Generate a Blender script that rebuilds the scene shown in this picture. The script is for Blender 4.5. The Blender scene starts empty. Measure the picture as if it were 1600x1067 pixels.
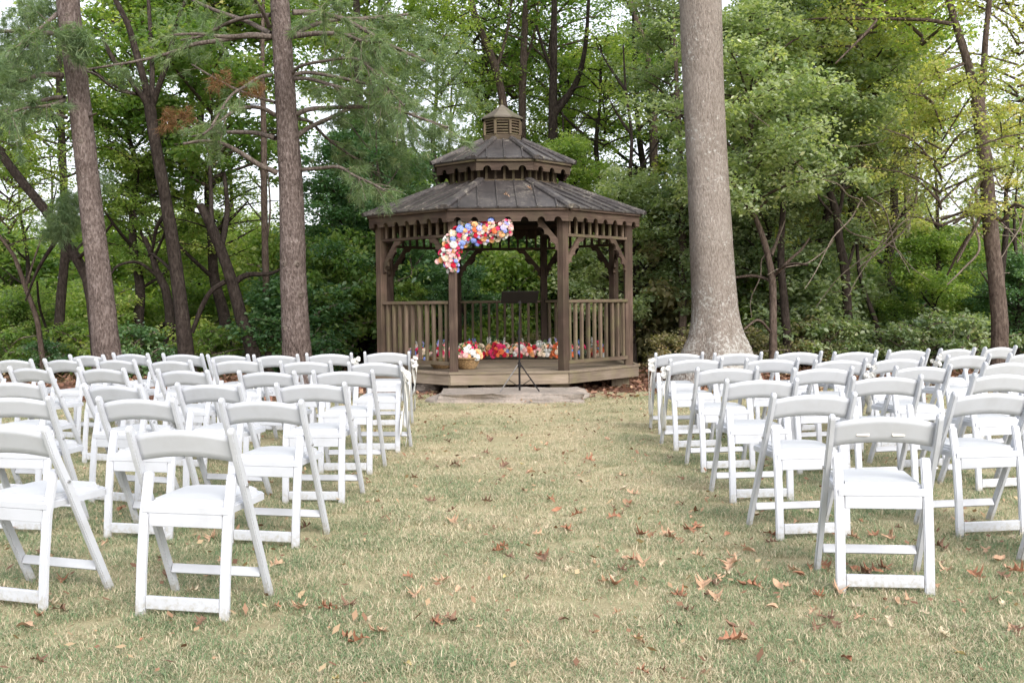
import bpy, bmesh, math, random
import numpy as np
from mathutils import Vector, Matrix
R = math.radians
random.seed(7)
rng = np.random.default_rng(7)
SC = bpy.context.scene
COL = SC.collection

# ------------------------------------------------------------------ camera, light, exposure
CAM_H, FPX, HV, ROLL = 1.26, 1555.0, 470.0, R(0.6)
PITCH = math.atan((533.5 - HV) / FPX)
cam = bpy.data.cameras.new('camera'); cam.sensor_width = 36.0; cam.lens = FPX / 1600 * 36
cam.clip_end = 600; cam.clip_start = 0.05
camo = bpy.data.objects.new('camera', cam); COL.objects.link(camo)
camo.matrix_world = Matrix.Translation((0, 0, CAM_H)) @ Matrix.Rotation(R(90) - PITCH, 4, 'X') @ Matrix.Rotation(-ROLL, 4, 'Z')
SC.camera = camo
SUN_EL, SUN_AZ = R(36), R(152)          # azimuth clockwise from +Y (the viewing direction)
world = bpy.data.worlds.new('World'); SC.world = world; world.use_nodes = True
wn = world.node_tree.nodes; wl = world.node_tree.links
sky = wn.new('ShaderNodeTexSky'); sky.sky_type = 'NISHITA'; sky.sun_disc = False
sky.sun_elevation = SUN_EL; sky.sun_rotation = SUN_AZ; sky.dust_density = 4.0; sky.air_density = 1.0
hs = wn.new('ShaderNodeHueSaturation'); hs.inputs['Saturation'].default_value = 0.45
wl.new(sky.outputs[0], hs.inputs['Color']); bg = wn['Background']
ov = wn.new('ShaderNodeMix'); ov.data_type = 'RGBA'; ov.inputs[0].default_value = 0.5      # thin bright cloud over the whole dome
ov.inputs[7].default_value = (4.55, 4.65, 4.95, 1); wl.new(hs.outputs[0], ov.inputs[6]); wl.new(ov.outputs[2], bg.inputs['Color']); bg.inputs['Strength'].default_value = 0.15
sun = bpy.data.lights.new('sun', 'SUN'); sun.energy = 0.9; sun.angle = R(24); sun.color = (1, .98, .96)
suno = bpy.data.objects.new('sun', sun); COL.objects.link(suno)
sd = Vector((math.sin(SUN_AZ) * math.cos(SUN_EL), math.cos(SUN_AZ) * math.cos(SUN_EL), math.sin(SUN_EL)))
suno.rotation_euler = sd.to_track_quat('Z', 'Y').to_euler(); suno.location = (0, -5, 30)
SC.view_settings.view_transform = 'Standard'; SC.view_settings.look = 'None'
SC.view_settings.gamma = 1; SC.view_settings.use_curve_mapping = False
SC.view_settings.exposure = 1.36
SC.cycles.max_bounces = 7; SC.cycles.diffuse_bounces = 4; SC.cycles.glossy_bounces = 2
SC.cycles.transmission_bounces = 4; SC.cycles.use_denoising = True

def at(u, v, d):
    """point seen at photo pixel (u, v) at distance d along +Y"""
    x = (u - 800) / FPX; y = (533.5 - v) / FPX
    c, s = math.cos(ROLL), math.sin(ROLL)
    x, y = c * x + s * y, -s * x + c * y
    k = Vector((x, math.cos(PITCH) + y * math.sin(PITCH), -math.sin(PITCH) + y * math.cos(PITCH)))
    return Vector((0, 0, CAM_H)) + k * (d / k.y)
def ground(u, v, z=0.0):
    k = at(u, v, 1) - Vector((0, 0, CAM_H))
    return Vector((0, 0, CAM_H)) + k * ((z - CAM_H) / k.z)

# ------------------------------------------------------------------ helpers
def tag(o, label=None, cat=None, group=None, kind=None):
    if label: o['label'] = label
    if cat: o['category'] = cat
    if group: o['group'] = group
    if kind: o['kind'] = kind
    return o
def empty(name, loc=(0, 0, 0), rz=0.0, parent=None):
    o = bpy.data.objects.new(name, None); COL.objects.link(o)
    o.empty_display_size = .1; o.location = loc; o.rotation_euler = (0, 0, rz); o.parent = parent
    return o
def link(name, me, parent=None, loc=None, rot=None, scale=None, m=None):
    o = bpy.data.objects.new(name, me); COL.objects.link(o); o.parent = parent
    if loc is not None: o.location = loc
    if rot is not None: o.rotation_euler = rot
    if scale is not None: o.scale = scale if hasattr(scale, '__len__') else (scale,) * 3
    if m is not None and len(me.materials):
        o.material_slots[0].link = 'OBJECT'; o.material_slots[0].material = m
    return o
def from_np(name, V, F, m, smooth=False, rnd=None):
    """V (n,3); F (k,3) or (k,4) int array or list of faces"""
    me = bpy.data.meshes.new(name)
    V = np.asarray(V, np.float32)
    if isinstance(F, np.ndarray):
        k, w = F.shape
        me.vertices.add(len(V)); me.vertices.foreach_set('co', V.ravel())
        me.loops.add(k * w); me.loops.foreach_set('vertex_index', F.astype(np.int32).ravel())
        me.polygons.add(k); me.polygons.foreach_set('loop_start', np.arange(0, k * w, w, dtype=np.int32))
        try: me.polygons.foreach_set('loop_total', np.full(k, w, np.int32))
        except Exception: pass
        me.update(calc_edges=True)
    else:
        me.from_pydata([tuple(map(float, v)) for v in V], [], F); me.update()
    if smooth: me.polygons.foreach_set('use_smooth', np.ones(len(me.polygons), bool))
    if rnd is not None:
        a = me.attributes.new('rnd', 'FLOAT', 'POINT'); a.data.foreach_set('value', np.asarray(rnd, np.float32))
    if m: me.materials.append(m)
    return me
def bm_mesh(name, bm, m, smooth=False):
    bmesh.ops.recalc_face_normals(bm, faces=bm.faces)
    me = bpy.data.meshes.new(name); bm.to_mesh(me); bm.free()
    if smooth:
        for p in me.polygons: p.use_smooth = True
    if m: me.materials.append(m)
    return me
def box_bm(lx, ly, lz, bev=0.0, seg=1):
    bm = bmesh.new(); bmesh.ops.create_cube(bm, size=1)
    for v in bm.verts: v.co.x *= lx; v.co.y *= ly; v.co.z *= lz
    if bev: bmesh.ops.bevel(bm, geom=bm.edges[:], offset=bev, segments=seg, affect='EDGES', profile=.6)
    return bm
def beam_bm(p0, p1, w, h, bev=0.004, up=(0, 0, 1)):
    """box running p0->p1; w across, h along up; returned in world coords"""
    p0, p1 = Vector(p0), Vector(p1); x = (p1 - p0); L = x.length; x.normalize()
    upv = Vector(up); y = upv.cross(x)
    if y.length < 1e-5: y = Vector((0, 1, 0)).cross(x)
    y.normalize(); z = x.cross(y)
    bm = box_bm(L, w, h, bev)
    M = Matrix((x, y, z)).transposed().to_4x4(); M.translation = (p0 + p1) / 2
    return bm, M
BM = {}
def board(name, p0, p1, w, h, m, parent, bev=0.004, up=(0, 0, 1)):
    """one piece of timber as its own object, local X along its length"""
    bm, M = beam_bm(p0, p1, w, h, bev, up)
    o = link(name, bm_mesh(name, bm, m), parent); o.matrix_local = M; BM[o.name] = M
    return o
def prism_bm(pts, depth, bev=0.0):
    """outline pts (x,z) in the XZ plane, extruded +-depth/2 along Y"""
    bm = bmesh.new()
    a = [bm.verts.new((x, -depth / 2, z)) for x, z in pts]; b = [bm.verts.new((x, depth / 2, z)) for x, z in pts]
    n = len(pts)
    bm.faces.new(a); bm.faces.new(b[::-1])
    for i in range(n): bm.faces.new((a[i], b[i], b[(i + 1) % n], a[(i + 1) % n]))
    return bm
def frame_of(d):
    d = d / np.linalg.norm(d); a = np.array([0, 0, 1.]) if abs(d[2]) < .9 else np.array([1., 0, 0])
    u = np.cross(a, d); u /= np.linalg.norm(u); return u, np.cross(d, u)
def smooth_path(P, n):
    """Catmull-Rom resample of polyline of (x,y,z,r)"""
    P = np.asarray(P, float)
    if len(P) == 2: t = np.linspace(0, 1, n)[:, None]; return P[0] * (1 - t) + P[1] * t
    Q = np.vstack([2 * P[0] - P[1], P, 2 * P[-1] - P[-2]]); out = []
    for s in np.linspace(0, len(P) - 1 - 1e-6, n):
        i = int(s); t = s - i; a, b, c, d = Q[i:i + 4]
        out.append(.5 * (2 * b + (c - a) * t + (2 * a - 5 * b + 4 * c - d) * t * t + (3 * b - a - 3 * c + d) * t ** 3))
    return np.array(out)
def tube(P, seg=8, n=None, rough=0.0, flare=None):
    """tapered tube along rows (x,y,z,r) -> V,F(quads)"""
    P = smooth_path(P, n or max(4, 3 * len(P))); V = []; F = []
    u = None
    for i in range(len(P)):
        d = P[min(i + 1, len(P) - 1), :3] - P[max(i - 1, 0), :3]; d = d / (np.linalg.norm(d) + 1e-9)
        if u is None: u, w = frame_of(d)
        else:
            u = u - d * np.dot(u, d); u /= np.linalg.norm(u); w = np.cross(d, u)
        r = max(P[i, 3], .002)
        for k in range(seg):
            a = 2 * math.pi * k / seg; rr = r * (1 + (rough * (rng.random() - .5) if rough else 0))
            if flare: rr *= flare(P[i, 2], a)
            V.append(P[i, :3] + rr * (math.cos(a) * u + math.sin(a) * w))
    for i in range(len(P) - 1):
        for k in range(seg):
            a = i * seg + k; b = i * seg + (k + 1) % seg
            F.append((a, b, b + seg, a + seg))
    return np.array(V), np.array(F)
def join(parts):
    V = []; F = []; o = 0
    for v, f in parts: V.append(v); F.append(f + o); o += len(v)
    return np.vstack(V), np.vstack(F)

# ------------------------------------------------------------------ materials
def new_mat(name, rough=.6, spec=.3):
    m = bpy.data.materials.new(name); m.use_nodes = True
    b = m.node_tree.nodes['Principled BSDF']; b.inputs['Roughness'].default_value = rough
    b.inputs['Specular IOR Level'].default_value = spec
    return m, m.node_tree.nodes, m.node_tree.links, b
def N(nt, kind, **kw):
    n = nt.new(kind)
    for k, v in kw.items():
        if k in n.inputs: n.inputs[k].default_value = v
        else: setattr(n, k, v)
    return n
def ramp(nt, stops):
    r = nt.new('ShaderNodeValToRGB'); e = r.color_ramp.elements
    while len(e) > 1: e.remove(e[0])
    e[0].position = stops[0][0]; e[0].color = (*stops[0][1], 1)
    for p, c in stops[1:]:
        x = e.new(p); x.color = (*c, 1)
    return r
def wood(name, stops, rough=.75, moss=None, moss_amt=.5, grain=1.0):
    m, n, l, b = new_mat(name, rough, .2)
    tc = n.new('ShaderNodeTexCoord'); oi = n.new('ShaderNodeObjectInfo')
    off = N(n, 'ShaderNodeVectorMath', operation='SCALE'); off.inputs['Scale'].default_value = 37.0
    cx = n.new('ShaderNodeCombineXYZ')
    for k in range(3): l.new(oi.outputs['Random'], cx.inputs[k])
    l.new(cx.outputs[0], off.inputs[0])
    ad = N(n, 'ShaderNodeVectorMath', operation='ADD'); l.new(tc.outputs['Object'], ad.inputs[0]); l.new(off.outputs[0], ad.inputs[1])
    mp = n.new('ShaderNodeMapping'); mp.inputs['Scale'].default_value = (2.2, 38 * grain, 38 * grain); l.new(ad.outputs[0], mp.inputs[0])
    nz = N(n, 'ShaderNodeTexNoise', Scale=1.0, Detail=6.0, Roughness=.65, Distortion=.6); l.new(mp.outputs[0], nz.inputs['Vector'])
    nb = N(n, 'ShaderNodeTexNoise', Scale=2.3, Detail=3.0); l.new(ad.outputs[0], nb.inputs['Vector'])
    mx = N(n, 'ShaderNodeMath', operation='MULTIPLY_ADD'); mx.inputs[1].default_value = .55
    l.new(nz.outputs['Fac'], mx.inputs[0])
    m2 = N(n, 'ShaderNodeMath', operation='MULTIPLY'); m2.inputs[1].default_value = .45; l.new(nb.outputs['Fac'], m2.inputs[0]); l.new(m2.outputs[0], mx.inputs[2])
    rp = ramp(n, stops); l.new(mx.outputs[0], rp.inputs[0])
    br = N(n, 'ShaderNodeHueSaturation'); l.new(rp.outputs[0], br.inputs['Color'])
    mr = n.new('ShaderNodeMapRange'); mr.inputs[3].default_value = .75; mr.inputs[4].default_value = 1.25
    l.new(oi.outputs['Random'], mr.inputs[0]); l.new(mr.outputs[0], br.inputs['Value'])
    colr = br.outputs[0]
    if moss:
        nm = N(n, 'ShaderNodeTexNoise', Scale=4.0, Detail=5.0); l.new(ad.outputs[0], nm.inputs['Vector'])
        rm = n.new('ShaderNodeMapRange'); rm.inputs[1].default_value = .45; rm.inputs[2].default_value = .7; rm.inputs[4].default_value = moss_amt
        l.new(nm.outputs['Fac'], rm.inputs[0])
        mm = N(n, 'ShaderNodeMix', data_type='RGBA'); l.new(rm.outputs[0], mm.inputs[0]); l.new(colr, mm.inputs[6]); mm.inputs[7].default_value = (*moss, 1)
        colr = mm.outputs[2]
    l.new(colr, b.inputs['Base Color'])
    bp = N(n, 'ShaderNodeBump', Strength=.5, Distance=.004); l.new(nz.outputs['Fac'], bp.inputs['Height']); l.new(bp.outputs[0], b.inputs['Normal'])
    return m
M = {}
M['stain'] = wood('brown_stained_timber', [(.3, (.027, .018, .013)), (.5, (.060, .039, .029)), (.72, (.14, .096, .072))], moss=(.085, .072, .042), moss_amt=.4)
M['rail'] = wood('weathered_rail_timber', [(.3, (.06, .041, .030)), (.5, (.115, .082, .059)), (.72, (.20, .15, .11))], moss=(.13, .125, .055), moss_amt=.6)
M['deck'] = wood('grey_deck_timber', [(.3, (.12, .092, .068)), (.5, (.21, .165, .125)), (.72, (.33, .27, .21))], moss=(.19, .17, .085), moss_amt=.45)
M['cup'] = wood('cupola_timber', [(.3, (.055, .04, .027)), (.5, (.10, .074, .05)), (.72, (.16, .125, .085))], moss=(.14, .13, .06), moss_amt=.5)
M['shake'] = wood('weathered_shake', [(.3, (.07, .058, .048)), (.5, (.13, .11, .09)), (.72, (.22, .19, .155))], moss=(.13, .13, .07), moss_amt=.5)
M['dark'] = wood('shaded_dark_timber', [(.3, (.03, .02, .015)), (.5, (.05, .033, .025)), (.72, (.08, .055, .04))])  # darker timber copy, shade of recessed parts put into the colour

def metal_roof():
    m, n, l, b = new_mat('brown_painted_metal', .5, .5)
    tc = n.new('ShaderNodeTexCoord')
    geo = n.new('ShaderNodeNewGeometry')
    n1 = N(n, 'ShaderNodeTexNoise', Scale=3.0, Detail=8.0, Roughness=.7); l.new(geo.outputs['Position'], n1.inputs['Vector'])
    n2 = N(n, 'ShaderNodeTexNoise', Scale=26.0, Detail=5.0, Roughness=.75); l.new(geo.outputs['Position'], n2.inputs['Vector'])
    a = N(n, 'ShaderNodeMath', operation='MULTIPLY'); l.new(n1.outputs['Fac'], a.inputs[0]); l.new(n2.outputs['Fac'], a.inputs[1])
    rp = ramp(n, [(.15, (.032, .027, .027)), (.25, (.058, .050, .049)), (.33, (.115, .10, .09)), (.42, (.34, .31, .25))]); l.new(a.outputs[0], rp.inputs[0])
    l.new(rp.outputs[0], b.inputs['Base Color']); b.inputs['Metallic'].default_value = .15
    rr = n.new('ShaderNodeMapRange'); rr.inputs[3].default_value = .35; rr.inputs[4].default_value = .7; l.new(n2.outputs['Fac'], rr.inputs[0]); l.new(rr.outputs[0], b.inputs['Roughness'])
    return m
M['roof'] = metal_roof()

def plastic():
    m, n, l, b = new_mat('white_resin', .42, .4)
    geo = n.new('ShaderNodeNewGeometry')
    nz = N(n, 'ShaderNodeTexNoise', Scale=7.0, Detail=6.0, Roughness=.6); l.new(geo.outputs['Position'], nz.inputs['Vector'])
    rp = ramp(n, [(.25, (.44, .45, .475)), (.5, (.49, .505, .54)), (.8, (.505, .52, .56))]); l.new(nz.outputs['Fac'], rp.inputs[0])
    # soil splashed on the feet, scuffs
    sz_ = n.new('ShaderNodeSeparateXYZ'); l.new(geo.outputs['Position'], sz_.inputs[0]); nd = N(n, 'ShaderNodeTexNoise', Scale=45.0, Detail=5.0, Roughness=.7); l.new(geo.outputs['Position'], nd.inputs['Vector'])
    zf = n.new('ShaderNodeMapRange'); zf.inputs[1].default_value = .0; zf.inputs[2].default_value = .13; zf.inputs[3].default_value = .30; zf.inputs[4].default_value = -.17; l.new(sz_.outputs['Z'], zf.inputs[0])
    ds = N(n, 'ShaderNodeMath', operation='ADD'); l.new(zf.outputs[0], ds.inputs[0]); l.new(nd.outputs['Fac'], ds.inputs[1])
    dr = n.new('ShaderNodeMapRange'); dr.inputs[1].default_value = .55; dr.inputs[2].default_value = .78; dr.inputs[4].default_value = .55; l.new(ds.outputs[0], dr.inputs[0])
    dm = N(n, 'ShaderNodeMix', data_type='RGBA'); l.new(dr.outputs[0], dm.inputs[0]); l.new(rp.outputs[0], dm.inputs[6]); dm.inputs[7].default_value = (.27, .24, .16, 1); l.new(dm.outputs[2], b.inputs['Base Color'])
    sp = N(n, 'ShaderNodeTexNoise', Scale=60.0, Detail=4.0); l.new(geo.outputs['Position'], sp.inputs['Vector'])
    mr = n.new('ShaderNodeMapRange'); mr.inputs[3].default_value = .3; mr.inputs[4].default_value = .55; l.new(sp.outputs['Fac'], mr.inputs[0]); l.new(mr.outputs[0], b.inputs['Roughness'])
    return m
M['resin'] = plastic()
def flat(name, c, rough=.6, spec=.3, var=.12, scale=20., metallic=0.):
    m, n, l, b = new_mat(name, rough, spec); b.inputs['Metallic'].default_value = metallic
    geo = n.new('ShaderNodeNewGeometry'); nz = N(n, 'ShaderNodeTexNoise', Scale=scale, Detail=4.0); l.new(geo.outputs['Position'], nz.inputs['Vector'])
    lo = tuple(x * (1 - var) for x in c); hi = tuple(min(1, x * (1 + var)) for x in c)
    rp = ramp(n, [(.3, lo), (.7, hi)]); l.new(nz.outputs['Fac'], rp.inputs[0]); l.new(rp.outputs[0], b.inputs['Base Color'])
    return m
M['vinyl'] = flat('white_vinyl', (.50, .51, .53), .5, .3, .03, 9)
M['ribbon'] = flat('cream_ribbon', (.60, .59, .55), .6, .2, .06, 15)
M['tape'] = flat('beige_tape', (.62, .56, .50), .6)
M['bolt'] = flat('steel_bolt', (.45, .45, .45), .35, .5, metallic=.9)
M['black'] = flat('black_painted_metal', (.014, .012, .012), .6, .2, .15)
M['grip'] = flat('worn_steel_tube', (.16, .15, .14), .35, .5, .3, metallic=.7)
M['wicker'] = flat('tan_wicker', (.27, .175, .085), .7, .2, .35, 45)

def stone():
    m, n, l, b = new_mat('rough_stone', .9, .15)
    geo = n.new('ShaderNodeNewGeometry')
    n1 = N(n, 'ShaderNodeTexNoise', Scale=3.5, Detail=9.0, Roughness=.7); l.new(geo.outputs['Position'], n1.inputs['Vector'])
    n2 = N(n, 'ShaderNodeTexNoise', Scale=30., Detail=8.0, Roughness=.75); l.new(geo.outputs['Position'], n2.inputs['Vector'])
    rp = ramp(n, [(.3, (.15, .125, .105)), (.48, (.27, .235, .205)), (.6, (.36, .30, .255)), (.72, (.44, .40, .36))])
    a = N(n, 'ShaderNodeMix', data_type='FLOAT'); a.inputs[0].default_value = .45; l.new(n1.outputs['Fac'], a.inputs[2]); l.new(n2.outputs['Fac'], a.inputs[3])
    l.new(a.outputs[0], rp.inputs[0]); l.new(rp.outputs[0], b.inputs['Base Color'])
    bp = N(n, 'ShaderNodeBump', Strength=.8, Distance=.02); l.new(n2.outputs['Fac'], bp.inputs['Height']); l.new(bp.outputs[0], b.inputs['Normal'])
    return m
M['stone'] = stone()

def bark(name, dark, mid, lite, sx=14., sz=3.0, lichen=None, lich_lo=.56, bumpd=.03, zfall=None, lsc=9., ramp_pos=(.34, .50, .66)):
    m, n, l, b = new_mat(name, .9, .12)
    tc = n.new('ShaderNodeTexCoord'); mp = n.new('ShaderNodeMapping'); mp.inputs['Scale'].default_value = (sx, sx, sz); l.new(tc.outputs['Object'], mp.inputs[0])
    nz = N(n, 'ShaderNodeTexNoise', Scale=1.0, Detail=7., Roughness=.68, Distortion=1.2); l.new(mp.outputs[0], nz.inputs['Vector'])
    vo = N(n, 'ShaderNodeTexVoronoi', Scale=1.15, Randomness=1.0); 
    mixv = N(n, 'ShaderNodeMix', data_type='VECTOR'); mixv.inputs[0].default_value = .5; l.new(mp.outputs[0], mixv.inputs[4]); l.new(nz.outputs['Color'], mixv.inputs[5])
    add_ = N(n, 'ShaderNodeVectorMath', operation='MULTIPLY_ADD'); l.new(nz.outputs['Color'], add_.inputs[0]); add_.inputs[1].default_value = (1.6, 1.6, 1.6); l.new(mp.outputs[0], add_.inputs[2]); l.new(add_.outputs[0], vo.inputs['Vector'])
    pl = N(n, 'ShaderNodeTexNoise', Scale=2.2, Detail=3.); l.new(tc.outputs['Object'], pl.inputs['Vector'])
    h0 = N(n, 'ShaderNodeMix', data_type='FLOAT'); h0.inputs[0].default_value = .30; l.new(nz.outputs['Fac'], h0.inputs[2]); l.new(vo.outputs['Distance'], h0.inputs[3])
    h = N(n, 'ShaderNodeMix', data_type='FLOAT'); h.inputs[0].default_value = .25; l.new(h0.outputs[0], h.inputs[2]); l.new(pl.outputs['Fac'], h.inputs[3])
    rp = ramp(n, [(ramp_pos[0], dark), (ramp_pos[1], mid), (ramp_pos[2], lite)]); l.new(h.outputs[0], rp.inputs[0]); c = rp.outputs[0]
    if lichen:
        nl = N(n, 'ShaderNodeTexNoise', Scale=lsc, Detail=9., Roughness=.75); l.new(tc.outputs['Object'], nl.inputs['Vector'])
        nl2 = N(n, 'ShaderNodeTexNoise', Scale=1.6, Detail=3.); l.new(tc.outputs['Object'], nl2.inputs['Vector'])
        k = N(n, 'ShaderNodeMath', operation='MULTIPLY_ADD'); k.inputs[1].default_value = .4; k.inputs[2].default_value = -.2; l.new(nl2.outputs['Fac'], k.inputs[0])
        s_ = N(n, 'ShaderNodeMath', operation='ADD'); l.new(nl.outputs['Fac'], s_.inputs[0]); l.new(k.outputs[0], s_.inputs[1]); src = s_.outputs[0]
        if zfall:
            sp = n.new('ShaderNodeSeparateXYZ'); l.new(tc.outputs['Object'], sp.inputs[0])
            zr = n.new('ShaderNodeMapRange'); zr.inputs[1].default_value = 0; zr.inputs[2].default_value = zfall; zr.inputs[3].default_value = .17; zr.inputs[4].default_value = 0; l.new(sp.outputs['Z'], zr.inputs[0])
            s2 = N(n, 'ShaderNodeMath', operation='ADD'); l.new(src, s2.inputs[0]); l.new(zr.outputs[0], s2.inputs[1]); src = s2.outputs[0]
        r2 = n.new('ShaderNodeMapRange'); r2.inputs[1].default_value = lich_lo; r2.inputs[2].default_value = lich_lo + .07; r2.inputs[4].default_value = .8; l.new(src, r2.inputs[0])
        mm = N(n, 'ShaderNodeMix', data_type='RGBA'); l.new(r2.outputs[0], mm.inputs[0]); l.new(c, mm.inputs[6]); mm.inputs[7].default_value = (*lichen, 1); c = mm.outputs[2]
    l.new(c, b.inputs['Base Color'])
    bp = N(n, 'ShaderNodeBump', Strength=1., Distance=bumpd); l.new(h0.outputs[0], bp.inputs['Height']); l.new(bp.outputs[0], b.inputs['Normal'])
    return m
M['pinebark'] = bark('pine_bark', (.045, .033, .029), (.125, .096, .085), (.24, .195, .18), 30., 13., lichen=(.42, .37, .345), lich_lo=.63, lsc=22., bumpd=.04)
M['greybark'] = bark('grey_lichen_bark', (.125, .10, .085), (.235, .20, .172), (.32, .28, .25), 44., 15., lichen=(.45, .44, .41), lich_lo=.595, bumpd=.03, zfall=1.9, lsc=20.)
M['darkbark'] = bark('dark_bark', (.016, .012, .010), (.042, .032, .027), (.085, .068, .058), 26., 10.)
M['brownbark'] = bark('brown_bark', (.04, .028, .023), (.098, .072, .058), (.17, .132, .108), 28., 10., lichen=(.28, .26, .22), lich_lo=.64, lsc=18.)
M['limbbark'] = bark('pine_limb_bark', (.06, .047, .04), (.125, .10, .085), (.22, .185, .16), 24., 8.)
M['twig'] = bark('pale_twig_bark', (.14, .11, .085), (.22, .18, .145), (.31, .26, .22), 20., 6.)

def leafmat(name, stops, trans=.46, rough=.42, tint=(1.25, 1.3, .5), spec=.45):
    m, n, l, b = new_mat(name, rough, spec)
    at_ = N(n, 'ShaderNodeAttribute', attribute_name='rnd'); oi = n.new('ShaderNodeObjectInfo')
    rp = ramp(n, stops); l.new(at_.outputs['Fac'], rp.inputs[0])
    hsn = n.new('ShaderNodeHueSaturation'); l.new(rp.outputs[0], hsn.inputs['Color'])
    m1 = n.new('ShaderNodeMapRange'); m1.inputs[3].default_value = .485; m1.inputs[4].default_value = .515; l.new(oi.outputs['Random'], m1.inputs[0]); l.new(m1.outputs[0], hsn.inputs['Hue'])
    m2 = n.new('ShaderNodeMapRange'); m2.inputs[3].default_value = 1.2; m2.inputs[4].default_value = .8; l.new(oi.outputs['Random'], m2.inputs[0]); l.new(m2.outputs[0], hsn.inputs['Value'])
    l.new(hsn.outputs[0], b.inputs['Base Color'])
    tr = n.new('ShaderNodeBsdfTranslucent'); mt = N(n, 'ShaderNodeMix', data_type='RGBA', blend_type='MULTIPLY'); mt.inputs[0].default_value = 1
    l.new(hsn.outputs[0], mt.inputs[6]); mt.inputs[7].default_value = (*[t * 1.5 for t in tint], 1); l.new(mt.outputs[2], tr.inputs['Color'])
    mx = n.new('ShaderNodeMixShader'); mx.inputs[0].default_value = trans; l.new(b.outputs[0], mx.inputs[1]); l.new(tr.outputs[0], mx.inputs[2])
    l.new(mx.outputs[0], n['Material Output'].inputs['Surface'])
    return m
M['leaf_mid'] = leafmat('mid_green_leaf', [(0, (.085, .16, .045)), (.5, (.19, .28, .08)), (.9, (.33, .38, .14)), (1, (.44, .38, .16))], trans=.52)
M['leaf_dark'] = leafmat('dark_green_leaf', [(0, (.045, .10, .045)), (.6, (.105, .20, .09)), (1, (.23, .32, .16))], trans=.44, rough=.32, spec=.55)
M['leaf_lime'] = leafmat('yellow_green_leaf', [(0, (.13, .22, .07)), (.5, (.26, .35, .11)), (.88, (.42, .46, .18)), (1, (.54, .46, .20))], trans=.55)
M['leaf_grey'] = leafmat('grey_green_leaf', [(0, (.10, .165, .08)), (.5, (.25, .315, .18)), (.9, (.42, .46, .31)), (1, (.46, .43, .24))], rough=.3, trans=.45, spec=.65)
M['leaf_gold'] = leafmat('golden_leaf', [(0, (.20, .25, .09)), (.45, (.34, .37, .14)), (.85, (.50, .46, .20)), (1, (.52, .37, .18))], trans=.5)
M['leaf_dry'] = leafmat('dry_bush_leaf', [(0, (.10, .12, .055)), (.5, (.23, .22, .115)), (1, (.40, .32, .19))], trans=.4, rough=.6)
M['needle'] = leafmat('pine_needle', [(0, (.07, .12, .055)), (.6, (.155, .22, .105)), (.93, (.26, .32, .16)), (1, (.36, .28, .17))], trans=.35, rough=.5)
M['needle_dry'] = leafmat('dry_pine_needle', [(0, (.16, .07, .03)), (1, (.28, .14, .07))], trans=.25, rough=.6)
M['grass'] = None

def blade_mat():
    m, n, l, b = new_mat('lawn_grass', .55, .25)
    at_ = N(n, 'ShaderNodeAttribute', attribute_name='rnd'); geo = n.new('ShaderNodeNewGeometry')
    sep = n.new('ShaderNodeSeparateXYZ'); l.new(geo.outputs['Position'], sep.inputs[0])
    n1 = N(n, 'ShaderNodeTexNoise', Scale=.85, Detail=5., Roughness=.6); l.new(geo.outputs['Position'], n1.inputs['Vector'])
    n2 = N(n, 'ShaderNodeTexNoise', Scale=5., Detail=3.); l.new(geo.outputs['Position'], n2.inputs['Vector'])
    # dryness of the lawn grows away from the near end and along the worn aisle
    yr = n.new('ShaderNodeMapRange'); yr.inputs[1].default_value = 3.5; yr.inputs[2].default_value = 11.0; yr.inputs[3].default_value = -.10; yr.inputs[4].default_value = .12
    l.new(sep.outputs['Y'], yr.inputs[0])
    ax = N(n, 'ShaderNodeMath', operation='ABSOLUTE'); sx = N(n, 'ShaderNodeMath', operation='SUBTRACT'); sx.inputs[1].default_value = .15
    l.new(sep.outputs['X'], sx.inputs[0]); l.new(sx.outputs[0], ax.inputs[0])
    xr = n.new('ShaderNodeMapRange'); xr.inputs[1].default_value = .3; xr.inputs[2].default_value = 1.6; xr.inputs[3].default_value = .12; xr.inputs[4].default_value = -.05
    l.new(ax.outputs[0], xr.inputs[0])
    def add(a, b_, op='ADD', k=None):
        q = N(n, 'ShaderNodeMath', operation=op); l.new(a, q.inputs[0])
        if k is None: l.new(b_, q.inputs[1])
        else: q.inputs[1].default_value = k
        return q.outputs[0]
    w = add(add(n1.outputs['Fac'], None, 'MULTIPLY', 1.25), add(n2.outputs['Fac'], None, 'MULTIPLY', .4))
    w = add(add(w, yr.outputs[0]), xr.outputs[0])
    w = add(w, add(at_.outputs['Fac'], None, 'MULTIPLY', .9)); w = add(w, None, 'SUBTRACT', .77)
    rp = ramp(n, [(.08, (.155, .245, .115)), (.30, (.235, .31, .165)), (.46, (.375, .375, .225)), (.62, (.56, .485, .325)), (.92, (.70, .60, .43))])
    l.new(w, rp.inputs[0]); l.new(rp.outputs[0], b.inputs['Base Color'])
    tr = n.new('ShaderNodeBsdfTranslucent'); l.new(rp.outputs[0], tr.inputs['Color'])
    mx = n.new('ShaderNodeMixShader'); mx.inputs[0].default_value = .3; l.new(b.outputs[0], mx.inputs[1]); l.new(tr.outputs[0], mx.inputs[2])
    l.new(mx.outputs[0], n['Material Output'].inputs['Surface'])
    return m
M['grass'] = blade_mat()
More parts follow.
